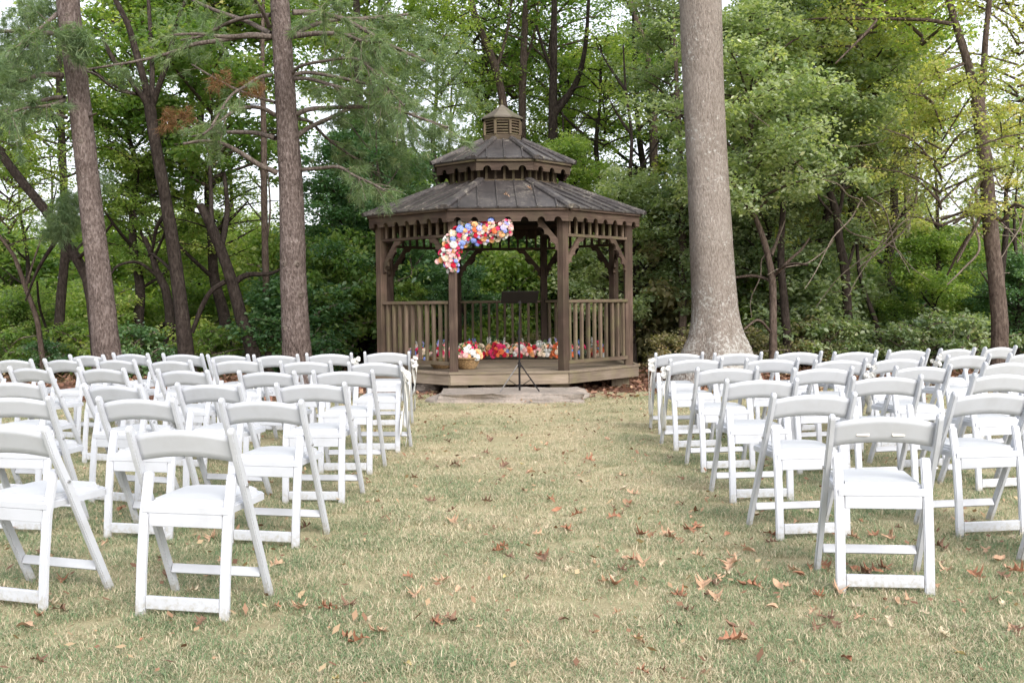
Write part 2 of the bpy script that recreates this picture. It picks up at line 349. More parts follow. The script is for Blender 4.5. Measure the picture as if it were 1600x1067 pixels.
def soil_mat():
    m, n, l, b = new_mat('lawn_thatch', .95, .1)
    geo = n.new('ShaderNodeNewGeometry')
    n1 = N(n, 'ShaderNodeTexNoise', Scale=1.1, Detail=6., Roughness=.65); l.new(geo.outputs['Position'], n1.inputs['Vector'])
    n2 = N(n, 'ShaderNodeTexNoise', Scale=70., Detail=6., Roughness=.7); l.new(geo.outputs['Position'], n2.inputs['Vector'])
    a = N(n, 'ShaderNodeMix', data_type='FLOAT'); a.inputs[0].default_value = .6; l.new(n1.outputs['Fac'], a.inputs[2]); l.new(n2.outputs['Fac'], a.inputs[3])
    rp = ramp(n, [(.3, (.19, .175, .10)), (.5, (.38, .335, .205)), (.7, (.55, .47, .31))]); l.new(a.outputs[0], rp.inputs[0]); l.new(rp.outputs[0], b.inputs['Base Color'])
    bp = N(n, 'ShaderNodeBump', Strength=.8, Distance=.02); l.new(n2.outputs['Fac'], bp.inputs['Height']); l.new(bp.outputs[0], b.inputs['Normal'])
    return m
M['soil'] = soil_mat()
def mulch_mat(name, stops):
    m, n, l, b = new_mat(name, .95, .1)
    geo = n.new('ShaderNodeNewGeometry')
    n2 = N(n, 'ShaderNodeTexVoronoi', Scale=38.); l.new(geo.outputs['Position'], n2.inputs['Vector'])
    n1 = N(n, 'ShaderNodeTexNoise', Scale=6., Detail=7., Roughness=.7); l.new(geo.outputs['Position'], n1.inputs['Vector'])
    a = N(n, 'ShaderNodeMix', data_type='FLOAT'); a.inputs[0].default_value = .5; l.new(n1.outputs['Fac'], a.inputs[2]); l.new(n2.outputs['Color'], a.inputs[3])
    rp = ramp(n, stops); l.new(a.outputs[0], rp.inputs[0]); l.new(rp.outputs[0], b.inputs['Base Color'])
    bp = N(n, 'ShaderNodeBump', Strength=1., Distance=.03); l.new(n2.outputs['Distance'], bp.inputs['Height']); l.new(bp.outputs[0], b.inputs['Normal'])
    return m
M['mulch'] = mulch_mat('red_brown_mulch', [(.2, (.06, .03, .02)), (.5, (.15, .075, .05)), (.8, (.26, .15, .10))])
M['forest'] = mulch_mat('forest_floor', [(.2, (.035, .03, .018)), (.5, (.085, .065, .035)), (.8, (.16, .12, .06))])

# ------------------------------------------------------------------ ground sheets
def wob(x): return .35 * math.sin(x * .9) + .2 * math.sin(x * 2.3 + 1)
g = link('ground', from_np('ground', [(-250, -120, -.012), (250, -120, -.012), (250, 300, -.012), (-250, 300, -.012)], [(0, 1, 2, 3)], M['forest'])); tag(g, kind='structure')
def lawn_edge(x):
    # far edge of the mown lawn
    if abs(x + .1) < 2.7: return 13.4
    return (12.6 if x < 0 else 13.6 + .06 * x) + .5 * wob(x)
xs = np.linspace(-16, 16, 81); ys0 = -6.0
V = []; F = []
for x in xs: V += [(x, ys0, 0.0), (x, lawn_edge(x), 0.0)]
for i in range(len(xs) - 1): F.append((2 * i, 2 * i + 2, 2 * i + 3, 2 * i + 1))
tag(link('lawn', from_np('lawn', V, F, M['soil'])), kind='structure')
V = []; F = []
for x in xs: V += [(x, lawn_edge(x) - .5, -.006), (x, 16.6 + wob(x * 1.3), -.006)]
for i in range(len(xs) - 1): F.append((2 * i, 2 * i + 2, 2 * i + 3, 2 * i + 1))
tag(link('mulch_bed', from_np('mulch_bed', V, F, M['mulch'])), kind='structure')

# ------------------------------------------------------------------ grass: scattered clumps of blades
hidden = bpy.data.collections.new('grass_clumps')
def grass_clump(i, nb, size, hmin, hmax, wid):
    r = np.random.default_rng(100 + i)
    p = (r.random((nb, 2)) - .5) * size; az = r.random(nb) * 2 * np.pi; lean = .75 + r.random(nb) ** .7 * .85
    h = hmin + (hmax - hmin) * r.random(nb); d = np.stack([np.cos(az), np.sin(az)], 1); s = np.stack([-np.sin(az), np.cos(az)], 1)
    w = wid * (.6 + .8 * r.random(nb))
    base = np.c_[p, np.zeros(nb)]; mid = np.c_[p + d * (np.sin(lean * .6) * h * .55)[:, None], np.cos(lean * .6) * h * .55]
    tip = np.c_[p + d * (np.sin(lean) * h)[:, None], np.maximum(np.cos(lean), .12) * h]
    s3 = np.c_[s, np.zeros(nb)] * w[:, None]
    V = np.stack([base - s3, base + s3, mid + s3 * .8, mid - s3 * .8, tip], 1).reshape(-1, 3)
    b = np.arange(nb)[:, None] * 5
    F = np.vstack([b + [0, 1, 2], b + [0, 2, 3], b + [3, 2, 4]])
    o = bpy.data.objects.new('grass_clump', from_np('grass_clump', V, F, M['grass'], rnd=np.repeat(r.random(nb), 5)))
    hidden.objects.link(o)
for i in range(5): grass_clump(i, 340, .30, .014, .046, .0013)
grass_clump(5, 240, .22, .025, .065, .0015); grass_clump(6, 200, .34, .02, .06, .0014)
def scatter(name, me, coll, dens_a, dens_b, y_split, smin, smax, kind='stuff'):
    o = link(name, me); tag(o, kind=kind)
    ng = bpy.data.node_groups.new(name, 'GeometryNodeTree')
    ng.interface.new_socket('Geometry', in_out='INPUT', socket_type='NodeSocketGeometry'); ng.interface.new_socket('Geometry', in_out='OUTPUT', socket_type='NodeSocketGeometry')
    n = ng.nodes; l = ng.links
    gi = n.new('NodeGroupInput'); go = n.new('NodeGroupOutput')
    dp = n.new('GeometryNodeDistributePointsOnFaces'); l.new(gi.outputs[0], dp.inputs['Mesh'])
    pos = n.new('GeometryNodeInputPosition'); sx = n.new('ShaderNodeSeparateXYZ'); l.new(pos.outputs[0], sx.inputs[0])
    mr = n.new('ShaderNodeMapRange'); mr.inputs[1].default_value = y_split[0]; mr.inputs[2].default_value = y_split[1]; mr.inputs[3].default_value = dens_a; mr.inputs[4].default_value = dens_b
    l.new(sx.outputs['Y'], mr.inputs[0]); l.new(mr.outputs[0], dp.inputs['Density'])
    ci = n.new('GeometryNodeCollectionInfo'); ci.inputs['Collection'].default_value = coll; ci.inputs['Separate Children'].default_value = True; ci.inputs['Reset Children'].default_value = True
    ip = n.new('GeometryNodeInstanceOnPoints'); l.new(dp.outputs['Points'], ip.inputs['Points']); l.new(ci.outputs[0], ip.inputs['Instance']); ip.inputs['Pick Instance'].default_value = True
    rv = n.new('FunctionNodeRandomValue'); rv.data_type = 'FLOAT_VECTOR'; rv.inputs[0].default_value = (-.06, -.06, 0); rv.inputs[1].default_value = (.06, .06, 6.283); l.new(rv.outputs[0], ip.inputs['Rotation'])
    rs = n.new('FunctionNodeRandomValue'); rs.data_type = 'FLOAT'; rs.inputs[2].default_value = smin; rs.inputs[3].default_value = smax; rs.inputs['Seed'].default_value = 4; l.new(rs.outputs[1], ip.inputs['Scale'])
    l.new(ip.outputs[0], go.inputs[0])
    md = o.modifiers.new('scatter', 'NODES'); md.node_group = ng
    return o
V = []; F = []
xs = np.linspace(-1, 1, 41)
ysn = [2.4, 5, 8, 11, None]
for j, y in enumerate(ysn):
    for x in xs:
        yy = y if y else 0
        half = .56 * (yy if y else 14) + 4.0
        X = x * half
        V.append((X, y if y else lawn_edge(X) - .02, .004))
for j in range(4):
    for i in range(40): a = j * 41 + i; F.append((a, a + 1, a + 42, a + 41))
scatter('grass', from_np('grass', V, F, M['soil']), hidden, 80, 38, (4, 10), .62, 1.08)
# ------------------------------------------------------------------ gazebo
GX, GY = at(787.5, 472, 15.2).x, 15.2
GZ = empty('gazebo', (GX, GY, 0), R(2.3))
tag(GZ, 'brown octagonal wooden gazebo with a two tiered metal roof and louvred cupola', 'gazebo')
def octo(flats, k=8):
    rc = flats / 2 / math.cos(math.pi / k)
    return [Vector((rc * math.cos(-math.pi / 2 - math.pi / k + i * 2 * math.pi / k), rc * math.sin(-math.pi / 2 - math.pi / k + i * 2 * math.pi / k), 0)) for i in range(k)]
# corner i and i+1 bound face i; face 0 looks at the camera (-Y), faces go counter-clockwise: 1 = right front ... 7 = left front
Z = lambda v, z: Vector((v.x, v.y, z))
DK, DZ = 3.82, .31
oc = octo(DK)
# floor boards clipped to the octagon
def chord(y, pts):
    xsn = []
    for i in range(8):
        a, b = pts[i], pts[(i + 1) % 8]
        if (a.y - y) * (b.y - y) <= 0 and abs(a.y - b.y) > 1e-6:
            t = (y - a.y) / (b.y - a.y); xsn.append(a.x + (b.x - a.x) * t)
    return (min(xsn), max(xsn)) if xsn else None
ins = octo(DK - .12); y = ins[0].y + .001; ymax = -y
while y < ymax - .02:
    y2 = min(y + .138, ymax); cuts = [y] + [p.y for p in (ins[2], ins[3], ins[1]) if y + .004 < p.y < y2 - .004][:1] + [y2]
    L = [chord(c, ins) for c in cuts]
    out = [(L[i][0], cuts[i]) for i in range(len(cuts))] + [(L[i][1], cuts[i]) for i in range(len(cuts) - 1, -1, -1)]
    bm = bmesh.new(); th = .03 + random.uniform(-.001, .001); ym = (y + y2) / 2
    a = [bm.verts.new((px, py - ym, 0)) for px, py in out]; b = [bm.verts.new((px, py - ym, -th)) for px, py in out]; n_ = len(out)
    bm.faces.new(a); bm.faces.new(b[::-1])
    for i in range(n_): bm.faces.new((a[i], a[(i + 1) % n_], b[(i + 1) % n_], b[i]))
    link('floor_board', bm_mesh('floor_board', bm, M['deck']), GZ, (0, ym, DZ + random.uniform(-.002, .002)))
    y = y2 + .006
for i in range(8):
    a, b = oc[i], oc[(i + 1) % 8]
    board('rim_board', Z(a, .215), Z(b, .215), .04, .15, M['deck'], GZ)
    e0, e1 = octo(DK + .07)[i], octo(DK + .07)[(i + 1) % 8]; m0, m1 = octo(DK - .05)[i], octo(DK - .05)[(i + 1) % 8]
    # nosing board with mitred ends
    bm = bmesh.new(); q = [e0, e1, m1, m0]
    t_ = [bm.verts.new(Z(p, DZ + .006)) for p in q]; u_ = [bm.verts.new(Z(p, DZ - .024)) for p in q]
    bm.faces.new(t_); bm.faces.new(u_[::-1])
    for k in range(4): bm.faces.new((t_[k], u_[k], u_[(k + 1) % 4], t_[(k + 1) % 4]))
    o = link('deck_edging', bm_mesh('deck_edging', bm, M['deck']), GZ)
    c = octo(DK - .5)[i]
    board('pier', Z(c, -.05), Z(c, .139), .26, .2, M['deck'], GZ, .006, up=(0, 1, 0))
    board('floor_joist', Z(c * .98, .21), Z(-c * .02, .21), .05, .12, M['dark'], GZ)
board('pier', Vector((-.2, -1.72, -.05)), Vector((-.2, -1.72, .139)), .3, .2, M['deck'], GZ, .006, up=(0, 1, 0))
# posts
PF = 3.58; pc = octo(PF); PW = .116
for i in range(8):
    ang = math.atan2(pc[i].y, pc[i].x)
    board('post', Z(pc[i], DZ - .02), Z(pc[i], 2.47), PW, PW, M['stain'], GZ, .008, up=(math.cos(ang + .39), math.sin(ang + .39), 0))
# railings and friezes, open at face 0
for i in range(1, 8):
    a, b = pc[i], pc[(i + 1) % 8]; d = (b - a).normalized(); a2, b2 = a + d * (PW * .5), b - d * (PW * .5)
    rl = board('railing', Z(a2, 1.245), Z(b2, 1.245), .085, .045, M['rail'], GZ, .006)
    rl_inv = BM[rl.name].inverted()
    def sub(name, p0, p1, w, h, m, up=(0, 0, 1)):
        bm, Mx = beam_bm(p0, p1, w, h, .004, up); o = link(name, bm_mesh(name, bm, m), rl); o.matrix_local = rl_inv @ Mx; return o
    sub('bottom_rail', Z(a2, .42), Z(b2, .42), .06, .05, M['rail'])
    nb = 10; up_ = (d.y, -d.x, 0)
    for k in range(nb):
        p = a2.lerp(b2, (k + .5 + random.uniform(-.06, .06)) / nb); off = Vector((random.uniform(-.006, .006), 0, 0))
        sub('baluster', Z(p + off, .445), Z(p, 1.2225), .042, .042, M['rail'], up_)
    fr = board('frieze', Z(a2, 2.14), Z(b2, 2.14), .06, .04, M['stain'] if i not in (1,) else M['rail'], GZ, .004)
    rl_inv = BM[fr.name].inverted(); rl = fr
    for k in range(9):
        p = a2.lerp(b2, (k + .5) / 9); sub('spindle', Z(p, 2.16), Z(p, 2.45), .036, .036, M['rail'] if i in (1, 7) else M['stain'], up_)
# roof ring beams resting on the posts
for i in range(8):
    a, b = octo(PF - .1)[i], octo(PF - .1)[(i + 1) % 8]
    board('ring_beam', Z(a, 2.505), Z(b, 2.505), .06, .07, M['dark'], GZ)  # dark colour supplies the shade behind the fascia cut-outs
# scroll brackets
def bracket_mesh():
    # diagonal brace: straight outer edge, scalloped inner edge, open triangle against the post
    L, H_ = .40, .46; pts = [(0, -H_), (0, -H_ + .15), (L - .14, 0), (L, 0)]
    p0, p1 = Vector((L, -.0)), Vector((.02, -H_)); d = (p1 - p0); ln = d.length; d.normalize(); n_ = Vector((-d.y, d.x))
    if n_.dot(Vector((1, -1))) < 0: n_ = -n_
    k0 = 0
    for (c, r) in ((.24, .062), (.44, .062), (.64, .062), (.84, .05)):
        for t in range(0, 181, 30):
            q = p0 + d * (c * ln - r * math.cos(math.radians(t))) - n_ * (r * .75 * math.sin(math.radians(t))); pts.append((q.x, q.y))
    return bm_mesh('bracket', prism_bm(pts, .035), M['stain'])
BR = bracket_mesh()
for i in range(8):
    for s in (0, 1):
        face = (i if s == 0 else (i - 1) % 8)
        nxt = pc[(i + 1) % 8] if s == 0 else pc[(i - 1) % 8]
        d = (nxt - pc[i]).normalized(); p = pc[i] + d * (PW * .5)
        zt = 2.119 if face != 0 else 2.40
        sc = 1.0 if face != 0 else 1.05
        o = link('bracket', BR, GZ, Z(p, zt), (0, 0, math.atan2(d.y, d.x)), (sc, 1, sc))
# scalloped fascias
def fascia_mesh(L, h, nsc, r, name, m, th=.03):
    pts = [(-L / 2, 0), (L / 2, 0), (L / 2, -h)]
    pit = L / (nsc + .25)
    for k in range(nsc - 1, -1, -1):
        cx = (k - (nsc - 1) / 2) * pit
        pts += [(cx + r * math.cos(math.radians(t)), -h + .004 + r * 1.15 * math.sin(math.radians(t))) for t in range(0, 181, 20)]
    pts += [(-L / 2, -h)]
    return bm_mesh(name, prism_bm(pts, th), m)
EV = 3.90; ef = octo(EV); eL = (ef[1] - ef[0]).length
fm = fascia_mesh(eL - .004, .145, 7, .052, 'fascia', M['stain'])
UF = 1.975; uf = octo(UF); uL = (uf[1] - uf[0]).length
ufm = fascia_mesh(uL - .004, .125, 3, .058, 'fascia', M['stain'])
for (pts, me, zt) in ((ef, fm, 2.455), (uf, ufm, 3.235)):
    for i in range(8):
        a, b = pts[i], pts[(i + 1) % 8]; d = (b - a).normalized(); mid = (a + b) / 2; nrm = mid.normalized()
        link('fascia', me, GZ, Z(mid - nrm * .016, zt), (0, 0, math.atan2(d.y, d.x)))
        board('fascia_trim', Z(a + nrm * .012, zt + .016), Z(b + nrm * .012, zt + .016), .04, .030, M['cup'] if zt > 3 else M['stain'], GZ, .003)
# roofs: facet sheet with standing seams, ridge caps
def roof(flat_lo, z_lo, flat_hi, z_hi, nseam, wcap, part):
    lo, hi = octo(flat_lo), octo(flat_hi)
    for i in range(8):
        a, b, c, d = Z(lo[i], z_lo), Z(lo[(i + 1) % 8], z_lo), Z(hi[(i + 1) % 8], z_hi), Z(hi[i], z_hi)
        nn = (b - a).cross(d - a).normalized()
        bm = bmesh.new(); t_ = [bm.verts.new(p) for p in (a, b, c, d)]; u_ = [bm.verts.new(p - nn * .018) for p in (a, b, c, d)]
        bm.faces.new(t_); bm.faces.new(u_[::-1])
        for k in range(4): bm.faces.new((t_[k], u_[k], u_[(k + 1) % 4], t_[(k + 1) % 4]))
        pan = link(part, bm_mesh(part, bm, M['roof']), GZ)
        along = (b - a).normalized(); upd = along.cross(nn) * -1
        upd = nn.cross(along).normalized(); L = (b - a).length
        for k in range(nseam):
            x = (k + .5) / nseam * L + (0 if nseam % 2 else 0)
            x = L / 2 + (k - (nseam - 1) / 2) * (L / (nseam + .35))
            p0 = a + along * x
            # run up until the hip line
            sl = (d - a); tlen = sl.dot(upd); inset = sl.dot(along)
            xin = min(x, L - x); run = tlen if xin >= inset else tlen * (xin / inset)
            if run < .08: continue
            bm, Mx = beam_bm(p0 + nn * .010 - upd * .012, p0 + nn * .010 + upd * (run - .02), .022, .024, .004, nn)
            sm = link('roof_seam', bm_mesh('roof_seam', bm, M['roof']), pan); sm.matrix_local = Mx
    for i in range(8):
        a, d = Z(lo[i], z_lo), Z(hi[i], z_hi); nrm = Vector((a.x, a.y, 0)).normalized()
        ax = (d - a).normalized(); side = Vector((-nrm.y, nrm.x, 0)); upn = ax.cross(side) * -1
        if upn.z < 0: upn = -upn
        bm = bmesh.new()
        prof = [(-wcap / 2, -.012), (-wcap / 2, .018), (-wcap * .3, .046), (wcap * .3, .046), (wcap / 2, .018), (wcap / 2, -.012)]
        st = a - ax * .03; A_ = [bm.verts.new(st + side * p + upn * q) for p, q in prof]; B_ = [bm.verts.new(d + side * p + upn * q) for p, q in prof]
        bm.faces.new(A_); bm.faces.new(B_[::-1])
        for k in range(6): bm.faces.new((A_[k], A_[(k + 1) % 6], B_[(k + 1) % 6], B_[k]))
        link('ridge_cap', bm_mesh('ridge_cap', bm, M['roof']), GZ)
roof(EV + .10, 2.50, 1.66, 2.985, 6, .125, 'roof_panel')
roof(UF + .10, 3.285, .60, 3.66, 3, .085, 'roof_panel')
# clerestory between the two roofs
nk = octo(1.56)
for i in range(8):
    a, b = nk[i], nk[(i + 1) % 8]; d = (b - a).normalized(); up_ = (d.y, -d.x, 0)
    board('clerestory_sill', Z(a, 2.995), Z(b, 2.995), .05, .03, M['cup'], GZ)
    inn = octo(1.36); 
    board('clerestory_shade_panel', Z(inn[i], 3.13), Z(inn[(i + 1) % 8], 3.13), .02, .30, M['dark'], GZ, 0)  # dark backing stands in for the shaded interior behind the spindles
    for k in range(5):
        p = a.lerp(b, (k + .5) / 5); board('spindle', Z(p, 3.01), Z(p, 3.27), .036, .036, M['cup'], GZ, .004, up_)
# cupola
CU = empty('cupola', (0, 0, 0), 0, GZ)
cf = octo(.53); cL = (cf[1] - cf[0]).length
for i in range(8):
    a, b = cf[i], cf[(i + 1) % 8]; d = (b - a).normalized(); up_ = (d.y, -d.x, 0); nrm = ((a + b) / 2).normalized()
    board('cupola_band', Z(a, 3.685), Z(b, 3.685), .02, .11, M['cup'], CU, .003)
    board('cupola_band', Z(a, 3.975), Z(b, 3.975), .02, .05, M['cup'], CU, .003)
    cc = octo(.535)[i]; board('corner_post', Z(cc, 3.742), Z(cc, 3.948), .036, .036, M['cup'], CU, .003, up=(cc.x, cc.y, 0))
    for k in range(5):
        zz = 3.762 + k * .042; off = nrm * -.012
        bm, Mx = beam_bm(Z(a.lerp(b, .12) + off, zz), Z(a.lerp(b, .88) + off, zz), .045, .010, .002, (nrm.x * .75, nrm.y * .75, 1))
        o = link('louvre', bm_mesh('louvre', bm, M['cup']), CU); o.matrix_local = Mx
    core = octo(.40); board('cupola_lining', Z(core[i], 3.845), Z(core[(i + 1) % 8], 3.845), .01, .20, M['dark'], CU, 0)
    lo = octo(.62); bm = bmesh.new(); tip = Vector((0, 0, 4.235))
    a_, b_ = Z(lo[i], 4.005), Z(lo[(i + 1) % 8], 4.005); mida = a_.lerp(tip, .5) - Vector((0, 0, .012)); midb = b_.lerp(tip, .5) - Vector((0, 0, .012))
    vs = [bm.verts.new(p) for p in (a_, b_, midb, mida, tip, a_ - Vector((0, 0, .02)), b_ - Vector((0, 0, .02)))]
    bm.faces.new((vs[0], vs[1], vs[2], vs[3])); bm.faces.new((vs[3], vs[2], vs[4])); bm.faces.new((vs[0], vs[5], vs[6], vs[1]))
    link('cupola_roof', bm_mesh('cupola_roof', bm, M['shake']), CU)
bm = bmesh.new(); bmesh.ops.create_cone(bm, cap_ends=True, segments=8, radius1=.022, radius2=.006, depth=.09); link('finial', bm_mesh('finial', bm, M['cup'], True), CU, (0, 0, 4.26))
bm = bmesh.new(); bmesh.ops.create_cone(bm, cap_ends=True, segments=8, radius1=.31, radius2=.31, depth=.01); link('cupola_soffit', bm_mesh('cupola_soffit', bm, M['dark']), CU, (0, 0, 3.99), (0, 0, R(22.5)))

# ------------------------------------------------------------------ stone step, small rocks
def rock_mesh(name, sx, sy, sz, seed, cuts=3, rough=.12):
    r = np.random.default_rng(seed); bm = bmesh.new(); bmesh.ops.create_cube(bm, size=1); bmesh.ops.subdivide_edges(bm, edges=bm.edges[:], cuts=cuts * 3, use_grid_fill=True)
    from mathutils import noise
    for v in bm.verts:
        q = v.co.copy(); f = 1 + rough * noise.noise(Vector((q.x * 2.6 + seed, q.y * 2.6, q.z * 1.2))) * 2
        cr = max(abs(q.x), abs(q.y)); round_ = 1 - .12 * max(0, (abs(q.x) + abs(q.y)) - .72)
        v.co = Vector((q.x * f * round_ * sx, q.y * f * round_ * sy, (q.z + .5) * sz * (1 + .1 * noise.noise(q * 5 + Vector((seed, 0, 0))))))
        v.co += Vector([noise.noise(Vector((q.x * 9 + k * 7, q.y * 9, q.z * 5 + seed))) * .018 for k in range(3)])
    return bm_mesh(name, bm, M['stone'], False)
sp_ = ground(797, 621)
st = link('stone_step', rock_mesh('stone_step', 1.80, .92, .135, 5, 4), None, (sp_.x, 12.60, -.015), (0, 0, R(-2)))
tag(st, 'wide rough flat stone slab lying as a step before the gazebo', 'stone step')
for k, (u, v, s, lb) in enumerate([(668, 612, .22, 'small tan rock left of the stone step under the gazebo edge'), (692, 607, .14, 'smallest tan stone tucked behind the left end of the stone step')]):
    p = ground(u, v); tag(link('rock', rock_mesh('rock', s * 1.3, s, s * .55, 20 + k, 2, .2), None, (p.x, p.y, -.01), (0, 0, k * 1.3)), lb, 'rock')

# ------------------------------------------------------------------ music stand
ms_p = at(812, 612, 12.45); MS = empty('music_stand', (ms_p.x, 12.45, .118)); tag(MS, 'black folding music stand on a tripod standing on the stone step', 'music stand')
def rod(name, p0, p1, r, m, parent, seg=8, r1=None):
    V, F = tube([(*p0, r), (*p1, r1 or r)], seg, 2); F = [tuple(f) for f in F] + [tuple(range(seg))[::-1], tuple(range(seg, 2 * seg))]
    return link(name, from_np(name, V, F, m, False), parent)
rod('lower_tube', (0, 0, .02), (0, 0, .75), .013, M['black'], MS); rod('upper_tube', (0, 0, .75), (.012, 0, 1.12), .009, M['black'], MS)
bm = bmesh.new(); bmesh.ops.create_cone(bm, cap_ends=True, segments=10, radius1=.022, radius2=.022, depth=.05); link('clamp_collar', bm_mesh('clamp_collar', bm, M['black']), MS, (0, 0, .75))
bm = bmesh.new(); bmesh.ops.create_cone(bm, cap_ends=True, segments=10, radius1=.024, radius2=.024, depth=.06); link('tripod_collar', bm_mesh('tripod_collar', bm, M['black']), MS, (0, 0, .34))
for a in (200, -20, 90):
    d = Vector((math.cos(R(a)), math.sin(R(a)), 0)); rod('leg', d * .02 + Vector((0, 0, .34)), d * .26 + Vector((0, 0, .012)), .009, M['grip'] if a == 200 else M['black'], MS)
    rod('leg_brace', Vector((0, 0, .06)), d * .15 + Vector((0, 0, .16)), .005, M['black'], MS, 6)
dk = box_bm(.46, .31, .006, .002); 
o = link('desk', bm_mesh('desk', dk, M['black']), MS, (.012, .0, 1.185), (R(-28), 0, R(3)))
lip = box_bm(.46, .055, .006, .002); link('desk_lip', bm_mesh('desk_lip', lip, M['black']), o, (0, .155, .03), (R(85), 0, 0))
bm = bmesh.new(); bmesh.ops.create_cone(bm, cap_ends=True, segments=10, radius1=.02, radius2=.02, depth=.06); link('tilt_joint', bm_mesh('tilt_joint', bm, M['black']), MS, (.012, .0, 1.12), (R(90), 0, 0))
# ------------------------------------------------------------------ flowers
PET = {k: flat('petal_' + k, c, .55, .25, .30, 70) for k, c in {
    'pink': (.72, .05, .16), 'red': (.55, .02, .05), 'coral': (.80, .20, .08), 'peach': (.85, .45, .22), 'cream': (.82, .66, .52),
    'blush': (.82, .50, .48), 'white': (.72, .71, .68), 'blue': (.25, .33, .72), 'lilac': (.48, .45, .80)}.items()}
M['greenery'] = flat('bouquet_greenery', (.08, .14, .05), .5, .3, .3, 30)
def rose_mesh():
    V = []; F = []
    rings = [(8, .50, .10, .05, .36), (6, .40, .24, .22, .40), (5, .26, .34, .36, .30), (4, .13, .40, .44, .2)]
    for j, (n_, ro, zt, zb, w) in enumerate(rings):
        for k in range(n_):
            a = 2 * math.pi * (k + .5 * (j % 2)) / n_ + j * .4
            ca, sa = math.cos(a), math.sin(a); ri = ro * .45
            b = len(V)
            for (rr, s, z) in ((ri * .5, -w * .35, zb - .12), (ri * .5, w * .35, zb - .12), (ro, -w * .6, zt + .02), (ro * 1.10, 0, zt + .05), (ro, w * .6, zt + .02), (ro * .8, 0, zb - .05)):
                V.append((ca * rr - sa * s, sa * rr + ca * s, z))
            F += [(b, b + 5, b + 3, b + 2), (b + 5, b + 1, b + 4, b + 3), (b, b + 1, b + 5)]
    return from_np('rose', V, F, PET['pink'])
def pom_mesh():
    r = np.random.default_rng(3); V = []; F = []
    for k in range(34):
        z = 1 - 1.35 * (k + .5) / 34; a = k * 2.39996; rr = math.sqrt(max(0, 1 - z * z)); n_ = Vector((rr * math.cos(a), rr * math.sin(a), z))
        u = n_.orthogonal().normalized(); w = n_.cross(u); p = n_ * .44; s = .17 + .05 * r.random(); th = r.random() * 1.5; b = len(V); V.append(tuple(p + Vector((0, 0, .1))))
        for q in range(4):
            t = th + q * math.pi / 2; V.append(tuple(p + Vector((0, 0, .1)) + (u * math.cos(t) + w * math.sin(t)) * s + n_ * .05)); 
        F += [(b, b + 1, b + 2), (b, b + 2, b + 3), (b, b + 3, b + 4), (b, b + 4, b + 1)]
    V = [(x, y, z * .62) for x, y, z in V]
    return from_np('hydrangea', V, F, PET['blue'])
def spike_mesh():
    r = np.random.default_rng(5); V = []; F = []
    for k in range(30):
        z = -.3 + 2.1 * k / 30; a = k * 2.4; rad = .30 * (1 - .75 * k / 30); p = Vector((rad * math.cos(a), rad * math.sin(a), z)); n_ = Vector((math.cos(a), math.sin(a), .4)).normalized()
        u = n_.orthogonal().normalized(); w = n_.cross(u); s = .2 * (1 - .5 * k / 30); b = len(V)
        for q in range(4): V.append(tuple(p + (u * math.cos(q * 1.57 + k) + w * math.sin(q * 1.57 + k)) * s + n_ * .05 * (q % 2)))
        F.append((b, b + 1, b + 2, b + 3))
    return from_np('delphinium', V, F, PET['blue'])
ROSE, POM, SPIKE = rose_mesh(), pom_mesh(), spike_mesh()
def flower(parent, p, nrm, size, col, kind='rose'):
    me = {'rose': ROSE, 'hydrangea': POM, 'delphinium': SPIKE}[kind]
    q = Vector(nrm).to_track_quat('Z', 'Y') @ Matrix.Rotation(random.uniform(0, 6.28), 3, 'Z').to_quaternion()
    o = link(kind, me, parent, p, None, size, PET[col]); o.rotation_euler = q.to_euler(); return o
def greens(parent, pts, n_, L):
    V = []; F = []
    for _ in range(n_):
        p, nr = random.choice(pts); d = (Vector(nr) + Vector((random.uniform(-1, 1), random.uniform(-1, 1), random.uniform(-.6, 1))) * .9).normalized()
        s = d.orthogonal().normalized() * L * .22; l_ = L * random.uniform(.6, 1.2); b = len(V); p = Vector(p) - Vector(nr) * .03
        V += [tuple(p), tuple(p + d * l_ * .5 + s), tuple(p + d * l_), tuple(p + d * l_ * .5 - s)]; F += [(b, b + 1, b + 2), (b, b + 2, b + 3)]
    return tag(link('greenery', from_np('greenery', V, F, M['greenery']), parent), kind='stuff')
WARM = ['pink'] * 4 + ['red'] * 2 + ['coral'] * 3 + ['peach'] * 4 + ['cream'] * 7 + ['blush'] * 5 + ['white'] * 4
GAR = ['pink'] * 4 + ['red'] * 2 + ['peach'] * 5 + ['cream'] * 4 + ['blush'] * 5 + ['white'] * 4 + ['coral', 'lilac']
# garland on the front left corner of the gazebo
p_anchor = at(706, 400, 13.40)
GL = empty('flower_garland', p_anchor); tag(GL, 'rose and hydrangea garland draped over the upper left corner of the gazebo entrance', 'garland')
path = [(706, 416, 12), (703, 400, 17), (708, 384, 19), (717, 372, 17), (730, 364, 19), (748, 360, 19), (766, 361, 19), (784, 357, 18), (791, 353, 10)]
pts_g = []
for i in range(len(path) - 1):
    u0, v0, r0 = path[i]; u1, v1, r1 = path[i + 1]; n_ = 60
    for k in range(n_):
        t = random.random(); ang = random.uniform(0, 6.28); rr = math.sqrt(random.random())
        rad = (r0 + (r1 - r0) * t) * .88; du, dv = math.cos(ang) * rr * rad, math.sin(ang) * rr * rad
        c = at(u0 + (u1 - u0) * t + du, v0 + (v1 - v0) * t + dv, 13.40) - p_anchor
        bulge = math.sqrt(max(0, 1 - rr * rr)); c.y = -.06 - .10 * bulge
        nr = Vector((du / rad * .8, -.35 - .8 * bulge, -dv / rad * .8 + .15)).normalized(); pts_g.append((c, nr))
kept = []
def fits(c, rad, lst): return all((c - k).length > (rad + r2) for k, r2 in lst)
